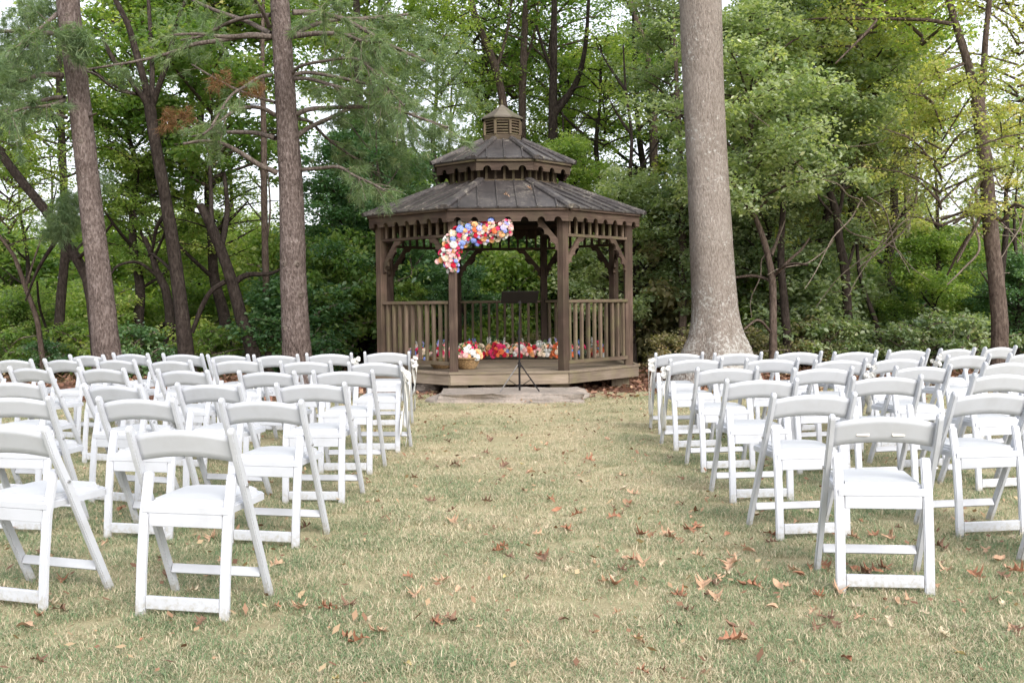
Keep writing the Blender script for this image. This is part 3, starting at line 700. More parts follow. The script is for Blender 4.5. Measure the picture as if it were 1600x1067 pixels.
for c, nr in pts_g:
    sz = random.choice([.098, .085, .075, .07, .055]); rad = sz * .36
    if fits(c, rad, kept):
        kept.append((c, rad))
        if random.random() < .17: flower(GL, c, nr, sz * 1.05, random.choice(['blue', 'lilac', 'blue']), 'hydrangea')
        else: flower(GL, c, nr, sz, random.choice(GAR))
for c, nr in pts_g:
    c = c + Vector((random.uniform(-.02, .02), .01, random.uniform(-.02, .02)))
    if fits(c, .004, kept): kept.append((c, .012)); flower(GL, c, nr, random.uniform(.035, .055), random.choice(['white', 'white', 'blush', 'lilac', 'cream', 'pink']))
for u, v in ((698, 372), (684, 409), (797, 365), (746, 381), (758, 379), (714, 422), (702, 424), (772, 345), (720, 349)):
    c = at(u, v, 13.38) - p_anchor; c.y = -.05; flower(GL, c, Vector((0, -1, 0)), .07, random.choice(['white', 'blue', 'blush']))
greens(GL, pts_g, 260, .085)
# bouquets along the back of the deck
def bouquet(u, d, w, h, label, z0=.325, spikes=2, basket=False, group=None, warm=None):
    c = at(u, 540, d); root = empty('flower_basket' if basket else 'bouquet', (c.x, d, z0)); tag(root, label, 'flower basket' if basket else 'bouquet', group)
    zb = .0
    if basket:
        # woven bowl: coiled rounds
        prof = [(.55, 0), (.68, .03), (.8, .07), (.9, .11), (.96, .15)]
        V = []; F = []; seg = 36; rows = 0
        for j in range(13):
            t = j / 12 * (len(prof) - 1); i0 = min(int(t), len(prof) - 2); f_ = t - i0; rr = prof[i0][0] * (1 - f_) + prof[i0 + 1][0] * f_; zz = prof[i0][1] * (1 - f_) + prof[i0 + 1][1] * f_
            for k in range(seg):
                a = 2 * math.pi * k / seg; wv = 1 + .03 * (1 if (k + j) % 2 else -1); V.append((w / 2 * rr * wv * math.cos(a), w / 2 * rr * wv * math.sin(a), zz))
        for j in range(12):
            for k in range(seg): F.append((j * seg + k, j * seg + (k + 1) % seg, (j + 1) * seg + (k + 1) % seg, (j + 1) * seg + k))
        link('wicker_bowl', from_np('wicker_bowl', V, F, M['wicker']), root); 
        P = [(w / 2 * math.cos(2 * math.pi * k / 24), w / 2 * math.sin(2 * math.pi * k / 24), .152, .014) for k in range(25)]
        V, F = tube(P, 6, 49); link('wicker_rim', from_np('wicker_rim', V, F, M['wicker'], True), root); zb = .13
    pts = []; tries = 0; kept = []
    while len(kept) < 80 and tries < 1400:
        tries += 1
        a = random.uniform(3.3, 6.1) if random.random() < .6 else random.uniform(0, 6.28); ph = random.uniform(0.05, 1.0); n_ = Vector((math.cos(a) * math.sqrt(1 - ph * ph * .98), math.sin(a) * math.sqrt(1 - ph * ph * .98), ph))
        p = Vector((n_.x * w / 2, n_.y * w * .42, zb + .04 + n_.z * h * .78 + random.uniform(-.015, .015)))
        if n_.y > .55: continue
        sz = random.choice([.115, .10, .09, .08, .07, .055]); rad = sz * .33
        if fits(p, rad, kept):
            kept.append((p, rad)); pts.append((p, n_)); x = random.random(); f_ = (n_ + Vector((random.uniform(-.3, .3), -.55, random.uniform(-.1, .3)))).normalized()
            if x < .07: flower(root, p, f_, sz, random.choice(['blue', 'lilac']), 'hydrangea')
            else: flower(root, p, f_, sz, random.choice(warm or WARM))
    for k in range(spikes):
        p = Vector((random.uniform(-.4, .4) * w, random.uniform(-.1, .1), zb + h * .7)); nr = Vector((random.uniform(-.35, .35), random.uniform(-.3, .1), 1)); flower(root, p, nr, .085, random.choice(['blue', 'lilac', 'blue', 'white']), 'delphinium')
        pts.append((p, nr))
    pts.append((Vector((0, 0, zb + .05)), Vector((0, 0, 1)))); greens(root, pts, 130, .10)
    return root
bq = 'bouquets lined up along the back of the gazebo floor'
bouquet(655, 15.6, .42, .25, 'bouquet with blue spikes behind the left railing, nearest the left gazebo post', spikes=4, group=bq)
bouquet(690, 15.9, .44, .26, 'bouquet with tall blue spikes behind the left railing beside the front post', spikes=5, group=bq)
bouquet(737, 16.2, .50, .26, 'bouquet at the left of the open doorway behind the round basket', spikes=3, group=bq)
bouquet(776, 16.2, .44, .29, 'tallest bouquet of red and cream roses, just left of the music stand', spikes=3, group=bq, warm=['pink', 'red', 'cream', 'coral', 'peach', 'cream'])
bouquet(814, 16.2, .46, .25, 'bouquet of pink and cream roses standing behind the music stand pole', spikes=1, group=bq)
bouquet(848, 16.2, .42, .25, 'bouquet of pale roses, first to the right of the music stand', spikes=2, group=bq, warm=['cream', 'blush', 'red', 'white', 'coral', 'cream'])
bouquet(879, 16.15, .42, .26, 'bouquet with orange roses beside the right front post', spikes=3, group=bq, warm=['coral', 'coral', 'pink', 'red', 'cream', 'peach'])
bouquet(904, 16.1, .2, .2, 'narrow bouquet half hidden behind the right front post', spikes=1, group=bq)
bouquet(934, 15.9, .26, .27, 'bouquet standing alone behind the right railing balusters', spikes=2, group=bq)
bouquet(730, 13.9, .37, .19, 'round wicker basket of pink roses beside the front post of the gazebo', .318, 0, True, warm=['cream', 'blush', 'pink', 'peach', 'white', 'red', 'cream'])
bouquet(690, 14.1, .42, .16, 'wicker basket of flowers half hidden behind the left railing', .318, 2, True)

# ------------------------------------------------------------------ white folding chairs
CHAIRS = {
 'L1': [(-4.27,9.98,-22.7),(-3.91,10.15,-20.9),(-3.31,9.96,-15.0),(-2.78,9.73,-15.0),(-2.29,9.62,-6.9),(-1.79,9.72,-1.8),(-1.25,9.89,1.2)],
 'L2': [(-4.70,9.33,-18.4),(-4.18,9.22,-24.4),(-3.64,9.07,-20.9),(-3.07,8.90,-17.9),(-2.45,8.84,-8.3),(-1.78,8.55,-5.4),(-1.14,8.25,-6.3)],
 'L3': [(-3.93,8.07,-22.8),(-3.24,7.81,-20.0),(-2.50,7.50,-17.9),(-1.80,7.26,-13.2),(-1.23,7.24,-5.3)],
 'L4': [(-3.30,6.52,-11.4),(-2.51,6.21,-20.8),(-1.90,6.21,-14.5),(-1.25,6.17,-7.5)],
 'L5': [(-2.75,5.43,-8.7),(-2.02,5.30,-11.1),(-1.30,5.09,-10.7)],
 'L6': [(-2.11,4.10,-19.0),(-1.33,3.93,-10.5)],
 'R1': [(1.56,9.26,1.7),(2.08,9.11,5.2),(2.64,9.15,9.7),(3.18,9.18,14.5),(3.71,9.27,17.6),(4.27,9.53,23.8),(4.80,9.75,26.3)],
 'R2': [(1.53,8.21,5.9),(2.15,8.22,5.7),(2.64,7.98,11.0),(3.15,8.09,11.9),(3.89,8.45,18.3),(4.49,8.61,20.7)],
 'R3': [(1.56,7.18,4.7),(2.22,7.07,9.1),(2.97,7.17,12.1),(3.73,7.43,16.1)],
 'R4': [(1.53,6.09,4.7),(2.36,6.23,4.2),(3.16,6.37,12.7)],
 'R5': [(1.56,5.14,7.2),(2.50,5.16,8.7)],
 'R6': [(1.57,4.17,-7.0),(2.63,4.33,2.9)],
}
CAPY = -.165
def chair_meshes():
    mm = {}
    rs = M['resin']
    # long rail: front foot -> rounded cap; slightly bent above the seat
    def stick(pts, w, dpt, name, capr=True):
        """profile in the YZ plane swept with thickness dpt, extruded w along X"""
        P = [Vector((0, y, z)) for y, z in pts]; left = []; right = []
        for i, p in enumerate(P):
            t = (P[min(i + 1, len(P) - 1)] - P[max(i - 1, 0)]).normalized(); n_ = Vector((0, -t.z, t.y)); left.append(p + n_ * dpt / 2); right.append(p - n_ * dpt / 2)
        out = left[:]
        if capr:
            t = (P[-1] - P[-2]).normalized(); n_ = Vector((0, -t.z, t.y))
            for k in range(1, 6): a = math.pi * k / 6; out.append(P[-1] + n_ * dpt / 2 * math.cos(a) + t * dpt / 2 * math.sin(a))
        out += right[::-1]
        bm = bmesh.new(); A_ = [bm.verts.new(p + Vector((-w / 2, 0, 0))) for p in out]; B_ = [bm.verts.new(p + Vector((w / 2, 0, 0))) for p in out]; n2 = len(out)
        fa, fb = bm.faces.new(A_), bm.faces.new(B_[::-1])
        for i in range(n2): bm.faces.new((A_[i], B_[i], B_[(i + 1) % n2], A_[(i + 1) % n2]))
        bmesh.ops.recalc_face_normals(bm, faces=bm.faces)
        bmesh.ops.bevel(bm, geom=[e for e in bm.edges if e.calc_face_angle(0) > .9], offset=.0045, segments=2, affect='EDGES')
        return bm_mesh(name, bm, rs)
    mm['rail'] = stick([(.185, .0), (.06, .27), (-.045, .50), (-.115, .64), (CAPY + .005, .752)], .025, .038, 'rail')
    mm['rear_leg'] = stick([(-.165, 0), (-.150, .20), (-.125, .40), (-.085, .565)], .041, .022, 'rear_leg')
    # back panel: arched top and bottom, bowed in plan
    bm = bmesh.new(); nx, nz = 14, 4; W = .432; g = []
    for th in (0, 1):
        for i in range(nx + 1):
            x = -1 + 2 * i / nx; arch = .030 * (1 - x * x); z0 = .620 + arch * .8; z1 = .728 + arch
            for j in range(nz + 1):
                z = z0 + (z1 - z0) * j / nz; yl = CAPY + .01 + (.752 - z) * .46 - .008 * (1 - x * x)
                g.append(bm.verts.new((x * W / 2, yl + (.016 if th else 0), z)))
    ix = lambda t, i, j: g[t * (nx + 1) * (nz + 1) + i * (nz + 1) + j]
    for i in range(nx):
        for j in range(nz):
            bm.faces.new((ix(0, i, j), ix(0, i + 1, j), ix(0, i + 1, j + 1), ix(0, i, j + 1))); bm.faces.new((ix(1, i, j), ix(1, i, j + 1), ix(1, i + 1, j + 1), ix(1, i + 1, j)))
        bm.faces.new((ix(0, i, nz), ix(0, i + 1, nz), ix(1, i + 1, nz), ix(1, i, nz))); bm.faces.new((ix(0, i, 0), ix(1, i, 0), ix(1, i + 1, 0), ix(0, i + 1, 0)))
    for j in range(nz):
        bm.faces.new((ix(0, 0, j), ix(0, 0, j + 1), ix(1, 0, j + 1), ix(1, 0, j))); bm.faces.new((ix(0, nx, j), ix(1, nx, j), ix(1, nx, j + 1), ix(0, nx, j + 1)))
    bmesh.ops.recalc_face_normals(bm, faces=bm.faces)
    bmesh.ops.bevel(bm, geom=[e for e in bm.edges if e.calc_face_angle(0) > 1.0], offset=.004, segments=2, affect='EDGES')
    mm['backrest'] = bm_mesh('backrest', bm, rs); 
    for p in mm['backrest'].polygons: p.use_smooth = abs(p.normal.y) > .8
    def plate(x, y0, y1, th, rc, bev, name, m, dome=0.):
        pts = [(-x, y0), (x, y0), (x, y1 - rc)] + [(x - rc + rc * math.cos(t), y1 - rc + rc * math.sin(t)) for t in np.linspace(.3, math.pi / 2, 5)] + [(-x + rc - rc * math.sin(t), y1 - rc + rc * math.cos(t)) for t in np.linspace(0, math.pi / 2 - .3, 5)] + [(-x, y1 - rc)]
        bm = bmesh.new(); a = [bm.verts.new((px, py, 0)) for px, py in pts]; b = [bm.verts.new((px, py, th)) for px, py in pts]; n_ = len(pts)
        bm.faces.new(a[::-1]); bm.faces.new(b)
        for i in range(n_): bm.faces.new((a[i], a[(i + 1) % n_], b[(i + 1) % n_], b[i]))
        bmesh.ops.bevel(bm, geom=[e for e in bm.edges if all(v.co.z > th * .9 for v in e.verts)], offset=bev, segments=3, affect='EDGES')
        return bm_mesh(name, bm, m)
    mm['seat'] = plate(.186, -.135, .245, .030, .05, .006, 'seat', rs)
    mm['cushion'] = plate(.163, -.105, .225, .022, .045, .012, 'cushion', M['vinyl'])
    mm['apron'] = bm_mesh('apron', box_bm(.318, .018, .055, .004, 2), rs)
    mm['rear_bar'] = bm_mesh('rear_bar', box_bm(.318, .02, .052, .004, 2), rs)
    mm['front_stretcher'] = bm_mesh('front_stretcher', box_bm(.406, .022, .040, .004, 2), rs)
    bm = bmesh.new(); bmesh.ops.create_cone(bm, cap_ends=True, segments=10, radius1=.007, radius2=.006, depth=.008); mm['bolt'] = bm_mesh('bolt', bm, M['bolt'])
    return mm
CM = chair_meshes()
def build_chair():
    root = empty('folding_chair'); P = lambda n_, me, loc, rot=None, par=root: link(n_, me, par, loc, rot)
    for s in (-1, 1):
        P('rail', CM['rail'], (s * .219, 0, 0)); P('rear_leg', CM['rear_leg'], (s * .1815, 0, 0))
        P('bolt', CM['bolt'], (s * .2355, -.058, .525), (0, R(90), 0))
    P('backrest', CM['backrest'], (0, 0, 0))
    st_ = P('seat', CM['seat'], (0, 0, .418)); P('cushion', CM['cushion'], (0, 0, .0302), None, st_)
    P('apron', CM['apron'], (0, -.124, .3895)); P('rear_bar', CM['rear_bar'], (0, -.158, .060)); P('front_stretcher', CM['front_stretcher'], (0, .128, .122), (R(-24), 0, 0))
    return root
def copy_tree(o, parent=None):
    c = o.copy(); COL.objects.link(c); c.parent = parent
    for ch in o.children: copy_tree(ch, c)
    return c
proto = build_chair(); first = True
ORD = ['', 'second', 'third', 'fourth', 'fifth', 'sixth', 'seventh']
ROWN = {'1': 'front row by the gazebo', '2': 'second row from the gazebo', '3': 'third row from the gazebo', '4': 'fourth row from the gazebo', '5': 'row just before the rearmost', '6': 'rearmost row'}
CH = {}
for row, lst in CHAIRS.items():
    side = 'left' if row[0] == 'L' else 'right'
    n_ = len(lst)
    for i, (x, y, a) in enumerate(lst):
        k = (n_ - 1 - i) if side == 'left' else i
        o = proto if first else copy_tree(proto); first = False
        ar = R(a); off = Matrix.Rotation(ar, 3, 'Z') @ Vector((0, -CAPY, 0))
        o.location = (x + off.x, y + off.y, random.uniform(-.004, .002)); o.rotation_euler = (R(random.uniform(-.6, .6)), R(random.uniform(-.6, .6)), ar)
        seat_n = 'aisle seat' if k == 0 else ORD[k] + ' seat from the aisle'
        lb = f'white folding chair, {side} block, {ROWN[row[1]]}, {seat_n}'
        if row == 'R6' and i == 0: lb = 'white folding chair with two tape strips on its backrest, rearmost row right of the aisle'
        if row == 'L6' and k == 0: lb = 'white folding chair nearest the camera on the left of the aisle, rearmost row'
        tag(o, lb, 'chair', 'white folding chairs set out in rows on the lawn'); CH[(row, i)] = o
# two tape strips on the back of the near right chair
for sx in (-.085, .06):
    xx = sx / .216; o = link('tape_strip', bm_mesh('tape_strip', box_bm(.052, .0015, .014), M['tape']), CH[('R6', 0)], (sx, CAPY + .01 + .033 - .008 * (1 - xx * xx) - .0012, .668 + .012 + .02 * 0), (R(-24.5), 0, R(-6 * (1 if sx < 0 else -1))))
# ribbons with white blossoms tied to some chairs
def ribbon(row, i, side, label, tails, big=1.0):
    c = CH[(row, i)]; Mx = c.matrix_basis
    base = Mx @ Vector((side * .235, CAPY + .02, .66)); root = empty('ribbon_bow', base, c.rotation_euler.z); tag(root, label, 'ribbon', 'white ribbons tied to chair backs')
    for k in range(8):
        p = Vector((side * random.uniform(.0, .06), random.uniform(-.07, .03), random.uniform(-.05, .05))) * big; flower(root, p, Vector((side * .6, -1, .4)) + Vector((random.uniform(-.5, .5), 0, random.uniform(-.5, .5))), random.uniform(.03, .048) * big, 'white')
    for t, (dx, L, sw) in enumerate(tails):
        V = []; F = []; n_ = 14
        for k in range(n_ + 1):
            f_ = k / n_; x = side * (.008 + dx * math.sin(f_ * 2.6 + t)) ; y = -.02 + sw * f_ + .03 * math.sin(f_ * 7 + t * 2); z = -L * f_; w = .017 + .008 * math.sin(f_ * 9 + t)
            tw = .5 * math.sin(f_ * 5 + t * 1.7); V += [(x - w * math.sin(tw), y - w * math.cos(tw), z), (x + w * math.sin(tw), y + w * math.cos(tw), z)]
        for k in range(n_): F.append((2 * k, 2 * k + 1, 2 * k + 3, 2 * k + 2))
        o = link('ribbon_tail', from_np('ribbon_tail', V, F, M['ribbon'], True), root); md = o.modifiers.new('thickness', 'SOLIDIFY'); md.thickness = .0015
ribbon('L2', 6, 1, 'long cream ribbon hanging from the left aisle chair, second row from the gazebo', [(.03, .55, .05), (.05, .62, .12), (.02, .50, -.02), (.06, .42, .16)], 1.1)
ribbon('L1', 6, 1, 'cream ribbon on the left aisle chair of the front row', [(.03, .5, .05), (.05, .4, .0)])
ribbon('L1', 5, 1, 'white blossom bow right of the front row chair beside the left gazebo post', [(.02, .3, .02)])
ribbon('L1', 3, 1, 'white blossom bow between two front row chairs left of the second pine', [(.03, .42, .05), (.04, .36, -.02)], 1.2)
ribbon('R1', 0, -1, 'white blossom bow with tails on the right aisle chair of the front row', [(.02, .5, .08), (.04, .62, .16)])
ribbon('R2', 0, -1, 'white blossom bow with long tails on right aisle chair, second row from the gazebo', [(.02, .5, .08), (.04, .56, .2)])
ribbon('R2', 3, -1, 'white blossom bow on the fourth chair, second row of the right block', [(.02, .35, .02), (.03, .3, .05)], 1.1)
ribbon('R1', 5, -1, 'white blossom bow on the sixth chair, front row of the right block', [(.02, .3, .03)])

# ------------------------------------------------------------------ fallen leaves
M['lf'] = {k: flat('fallen_leaf_' + k, c, .7, .25, .35, 30) for k, c in {'rust': (.30, .145, .085), 'brown': (.17, .10, .066), 'tan': (.42, .27, .175), 'pale': (.44, .37, .26), 'yellow': (.46, .37, .16)}.items()}
def oak_leaf(seed):
    r = np.random.default_rng(seed); half = [(0, .02), (.03, .05), (.10, .12), (.05, .20), (.17, .31), (.26, .30), (.20, .38), (.07, .42), (.22, .58), (.34, .60), (.25, .68), (.08, .66), (.15, .82), (.17, .90), (.06, .88), (0, 1.0)]
    half = [(max(0, x * (1 + .3 * (r.random() - .5))) if 0 < i < len(half) - 1 else 0, y + .03 * (r.random() - .5)) for i, (x, y) in enumerate(half)]
    c1, c2, tw = r.uniform(.5, 2.2), r.uniform(-1.2, 1.4), r.uniform(-.8, .8)
    def bend(x, y): return (x, y - .5, c1 * x * x * 2.2 + c2 * (y - .5) ** 2 * .5 + tw * x * (y - .5) + .04 * math.sin(9 * x + 7 * y + seed))
    n_ = len(half); V = []; F = []
    mids = [bend(0, y) for _, y in half]; rt = [bend(x, y) for x, y in half]; lf = [bend(-x, y) for x, y in half]
    V = mids + rt + lf
    for i in range(n_ - 1): F.append((i, n_ + i, n_ + i + 1, i + 1)); F.append((i + 1, 2 * n_ + i + 1, 2 * n_ + i, i))
    V += [(-.006, -.5, 0), (.006, -.5, 0), (.004, -.72, .03)]; b = len(V) - 3; F.append((b, b + 1, b + 2))
    me = from_np('fallen_leaf', V, F, M['lf']['rust']); return me
def plain_leaf(seed):
    r = np.random.default_rng(seed); k1, k2 = r.uniform(.5, 2), r.uniform(-.9, .9); V = []; F = []; n_ = 7
    for i in range(n_):
        t = i / (n_ - 1); w = .24 * math.sin(math.pi * min(1, t * .95 + .03)) ** .8 * (1 + .15 * r.normal()); z = k2 * (t - .5) ** 2 + .03 * math.sin(8 * t + seed)
        V += [(-w, t - .5, z + k1 * w * w * 2.5), (0, t - .5, z), (w, t - .5, z + k1 * w * w * 2.5)]
    for i in range(n_ - 1): a = 3 * i; F += [(a, a + 1, a + 4, a + 3), (a + 1, a + 2, a + 5, a + 4)]
    return from_np('fallen_leaf', V, F, M['lf']['rust'])
OAK = [oak_leaf(k) for k in range(7)]; PLAIN = [plain_leaf(k) for k in range(3)]
LBL = {'rust': 'curled rust red oak leaf fallen on the grass', 'brown': 'dry dark brown oak leaf fallen on the grass', 'tan': 'dry tan oak leaf fallen on the grass', 'pale': 'pale bleached oak leaf fallen on the grass', 'yellow': 'yellow leaf fallen on the grass'}
def leaf(u, v, col, size=None):
    p = ground(u, v); s = size or (random.uniform(.05, .075) if col in ('yellow', 'pale') else random.uniform(.07, .125))
    plain = col == 'yellow' or random.random() < .22; o = link('fallen_leaf', random.choice(PLAIN if plain else OAK), None, (p.x, p.y, .014 + random.uniform(0, .012)), (random.uniform(-.5, .5), random.uniform(-.5, .5), random.uniform(0, 6.28)), s * (.75 if plain else 1), M['lf'][col])
    xb = next(t for k_, t in ((-1.6, 'deep among the left chairs'), (-.9, 'beside the left aisle chairs'), (-.3, 'left half of the aisle'), (.3, 'middle of the aisle'), (.9, 'right half of the aisle'), (1.45, 'beside the right aisle chairs'), (99, 'among the right chairs')) if p.x < k_)
    yb = next(t for k_, t in ((3.9, 'nearest the camera'), (4.8, 'by the rearmost row'), (6, 'one row up from the rearmost'), (7.5, 'by the middle rows'), (99, 'toward the gazebo')) if p.y < k_)
    where = xb + ', ' + yb; szn = 'large ' if s > .105 else 'small ' if s < .065 else ''
    tag(o, szn + LBL[col].replace(' oak', '' if plain else ' oak').replace(' fallen on the grass', ', ').replace('curled ', '').replace('dry ', '') + where, 'leaf', {'rust': 'rust leaves on the lawn', 'brown': 'brown leaves on the lawn', 'tan': 'tan leaves on the lawn', 'pale': 'pale leaves on the lawn', 'yellow': 'yellow leaves on the lawn'}[col])
EXPL = [(784,860,'rust'),(776,866,'rust'),(861,785,'rust'),(706,803,'brown'),(708,818,'tan'),(870,804,'rust'),(885,832,'rust'),(900,810,'rust'),(958,812,'rust'),(985,790,'rust'),(990,776,'tan'),(1000,840,'rust'),(1020,842,'rust'),(1042,838,'tan'),(1050,846,'rust'),(1076,832,'rust'),(1088,828,'rust'),
 (640,908,'rust'),(648,934,'tan'),(690,915,'tan'),(681,980,'brown'),(704,976,'brown'),(471,956,'tan'),(512,956,'rust'),(520,958,'rust'),(483,970,'pale'),(580,972,'pale'),(545,1000,'rust'),(560,1008,'rust'),(592,992,'tan'),(545,952,'brown'),
 (1145,886,'tan'),(1140,892,'tan'),(1115,915,'brown'),(1098,918,'tan'),(1060,935,'rust'),(1160,918,'rust'),(1180,922,'rust'),(1120,940,'tan'),(1240,895,'tan'),(1250,905,'rust'),(1208,840,'rust'),(1225,836,'rust'),(1200,852,'pale'),(1170,865,'tan'),(1215,925,'tan'),(945,915,'tan'),(960,920,'rust'),(1005,885,'tan'),(990,880,'rust'),
 (1335,895,'rust'),(1360,900,'rust'),(1380,893,'rust'),(1350,902,'brown'),(1365,840,'rust'),(1335,845,'tan'),(1390,845,'tan'),(1500,820,'tan'),(1515,825,'brown'),(1545,828,'rust'),(1540,865,'tan'),(1560,880,'tan'),(1470,860,'brown'),(1590,900,'rust'),(1575,895,'tan'),(1400,945,'tan'),(1310,930,'tan'),(1290,890,'rust'),(1480,895,'tan'),(1525,905,'rust'),
 (1160,1000,'tan'),(1145,1006,'rust'),(1275,985,'brown'),(1390,980,'pale'),(1500,1027,'yellow'),(880,975,'brown'),(637,1045,'yellow'),(525,1066,'yellow'),(790,908,'yellow'),(10,935,'pale'),(2,925,'pale'),(80,948,'pale'),(100,960,'brown'),(60,1040,'brown'),(40,985,'tan'),(98,912,'rust'),
 (420,845,'rust'),(512,846,'pale'),(475,828,'brown'),(430,886,'tan'),(330,845,'tan'),(315,830,'tan'),(385,850,'rust'),(180,890,'pale'),(70,870,'brown'),(190,800,'rust'),(300,820,'rust'),(350,880,'tan'),(330,905,'tan'),(260,905,'brown'),
 (815,730,'yellow'),(787,731,'brown'),(711,730,'brown'),(683,731,'brown'),(759,711,'brown'),(840,706,'rust'),(797,740,'tan'),(829,742,'tan'),(920,722,'rust'),(905,752,'pale'),(973,747,'tan'),(646,750,'brown'),(674,787,'brown'),(820,770,'tan'),(760,787,'brown'),(700,693,'brown'),(767,690,'brown'),(855,698,'tan'),(950,690,'tan'),(842,825,'pale'),(858,828,'pale'),(888,893,'pale'),(850,880,'brown'),(845,876,'rust')]
for e in EXPL: leaf(*e)
for k in range(150):
    u = random.uniform(0, 1600) if k < 95 else random.uniform(960, 1600); v = 690 + 370 * random.random() ** 1.3 if k < 95 else random.uniform(780, 1000)
    if u < 640 and random.random() < .35: continue
    leaf(u, v, random.choice(['rust', 'tan', 'tan', 'brown', 'brown', 'pale']), random.uniform(.04, .085))
# two leaves caught on the gazebo roof
for (x, y, t) in ((.06, -1.62, 0), (.38, -1.30, 1)):
    zz = 2.50 + (2.035 + y) / (2.035 - .83) * .485 + .025
    o = link('fallen_leaf', OAK[t], None, (GX + x, GY + y, zz), (R(24), 0, 1.2 + t), .11, M['lf']['tan']); tag(o, ['large pale leaf lying low on the front of the gazebo roof', 'small pale leaf lying higher on the front of the gazebo roof'][t], 'leaf')
# loose litter beyond the lawn: too many to count
def litter(name, n_, xr, yr, cols, seed, zlo=.0, size=(.05, .11)):
    r = np.random.default_rng(seed); x = r.uniform(*xr, n_); y = r.uniform(*yr, n_); a = r.uniform(0, 6.28, n_); s = r.uniform(*size, n_)
    tl = r.normal(0, .45, (n_, 2)); d = np.c_[np.cos(a), np.sin(a), tl[:, 0]]; q = np.c_[-np.sin(a), np.cos(a), tl[:, 1]]; p = np.c_[x, y, zlo + r.uniform(.005, .03, n_)]
    V = np.stack([p - d * s[:, None] * .5, p + q * s[:, None] * .3, p + d * s[:, None] * .5, p - q * s[:, None] * .3], 1).reshape(-1, 3); b = np.arange(n_)[:, None] * 4
    F = np.vstack([b + [0, 1, 2], b + [0, 2, 3]]); m = leafmat(name + '_leaf', cols, trans=.1, rough=.7)
    return tag(link(name, from_np(name, V, F, m, rnd=np.repeat(r.random(n_), 4))), kind='stuff')
litter('leaf_crumbs', 5200, (-6.5, 6.5), (2.6, 13), [(0, (.13, .06, .035)), (.5, (.26, .14, .085)), (1, (.45, .33, .2))], 12, .022, (.012, .045))
litter('leaf_litter', 16000, (-13, 13), (12.6, 19), [(0, (.09, .045, .03)), (.5, (.22, .11, .07)), (.85, (.34, .2, .13)), (1, (.42, .32, .18))], 11)

# ------------------------------------------------------------------ foliage prototypes
def leaves_np(C, RAD, per, L, r, tilt=.85, droop=.30, aspect=.58):
    """leaf quads (folded along the midrib) inside flattened sprays C with radii RAD"""
    n_ = len(C) * per; q = r.normal(0, 1, (n_, 3)); q /= np.linalg.norm(q, axis=1)[:, None]; q *= (r.random(n_) ** .45)[:, None]
    P = np.repeat(C, per, 0) + q * np.repeat(RAD, per, 0)
    az = r.random(n_) * 2 * np.pi; d = np.c_[np.cos(az), np.sin(az), r.normal(-droop, .35, n_)]; d /= np.linalg.norm(d, axis=1)[:, None]
    up = np.c_[r.normal(0, tilt, n_), r.normal(0, tilt, n_), np.ones(n_)]; s = np.cross(d, up); s /= np.linalg.norm(s, axis=1)[:, None]; nn = np.cross(s, d)
    l_ = L * (.6 + .7 * r.random(n_)); w = l_ * aspect * (.8 + .4 * r.random(n_)); l_, w = l_[:, None], w[:, None]
    V = np.stack([P, P + d * l_ * .45 + s * w * .5 + nn * w * .14, P + d * l_ - nn * l_ * .10, P + d * l_ * .45 - s * w * .5 + nn * w * .14], 1).reshape(-1, 3)
    b = np.arange(n_)[:, None] * 4; F = np.vstack([b + [0, 1, 2], b + [0, 2, 3]])
    clump = np.repeat(r.random(len(C)), per); rnd = np.clip(.55 * r.random(n_) + .45 * clump, 0, 1)
    return V, F, np.repeat(rnd, 4)
def crown_proto(name, seed, rx, h, nl, ns, per, L, spray=(.42, .13), bare=.0, topw=.5, holes=.0):
    """limbs curving out of a vertical axis, each carrying ns flattened leaf sprays"""
    r = np.random.default_rng(seed); C = []; RR = []; tubes = []
    for k in range(nl):
        t = (k + r.random()) / nl; z0 = h * (bare + (1 - bare) * t * .85); a = k * 2.4 + r.normal(0, .4)
        prof = math.sin(math.pi * min(1, .15 + .85 * (bare * .3 + t * (1 - bare * .3)) ** (topw + .3))) * .75 + .25
        ln = rx * prof * (.65 + .5 * r.random()); rise = ln * r.uniform(.15, .75)
        p0 = np.array([0, 0, z0]); p1 = np.array([math.cos(a) * ln * .5, math.sin(a) * ln * .5, z0 + rise * .65]); p2 = np.array([math.cos(a + r.normal(0, .25)) * ln, math.sin(a + r.normal(0, .25)) * ln, z0 + rise * .9])
        tubes.append(tube([(*p0, .012 + .014 * rx * (1 - t)), (*p1, .012 + .006 * rx), (*p2, .005)], 5, 6))
        for j in range(ns):
            f_ = .3 + .75 * (j + r.random()) / ns; p = (p0 * (1 - f_) ** 2 + 2 * p1 * f_ * (1 - f_) + p2 * f_ * f_) if f_ < 1 else p2
            side = r.normal(0, 1, 3) * np.array([.30, .30, .16]) * rx * .38; c = p + side
            if r.random() < holes: continue
            if np.linalg.norm(side) > .1: tubes.append(tube([(*p, .008), (*((p + c) / 2 + [0, 0, .04]), .006), (*c, .003)], 3, 3))
            C.append(c); sc = r.uniform(.6, 1.35); RR.append([spray[0] * sc, spray[0] * sc, spray[1] * sc])
    V, F, rnd = leaves_np(np.array(C), np.array(RR), per, L, r)
    me = from_np('crown', V, F, M['leaf_mid'], rnd=rnd); V2, F2 = join(tubes); lm = from_np('limbs', V2, F2, M['brownbark'])
    return me, lm
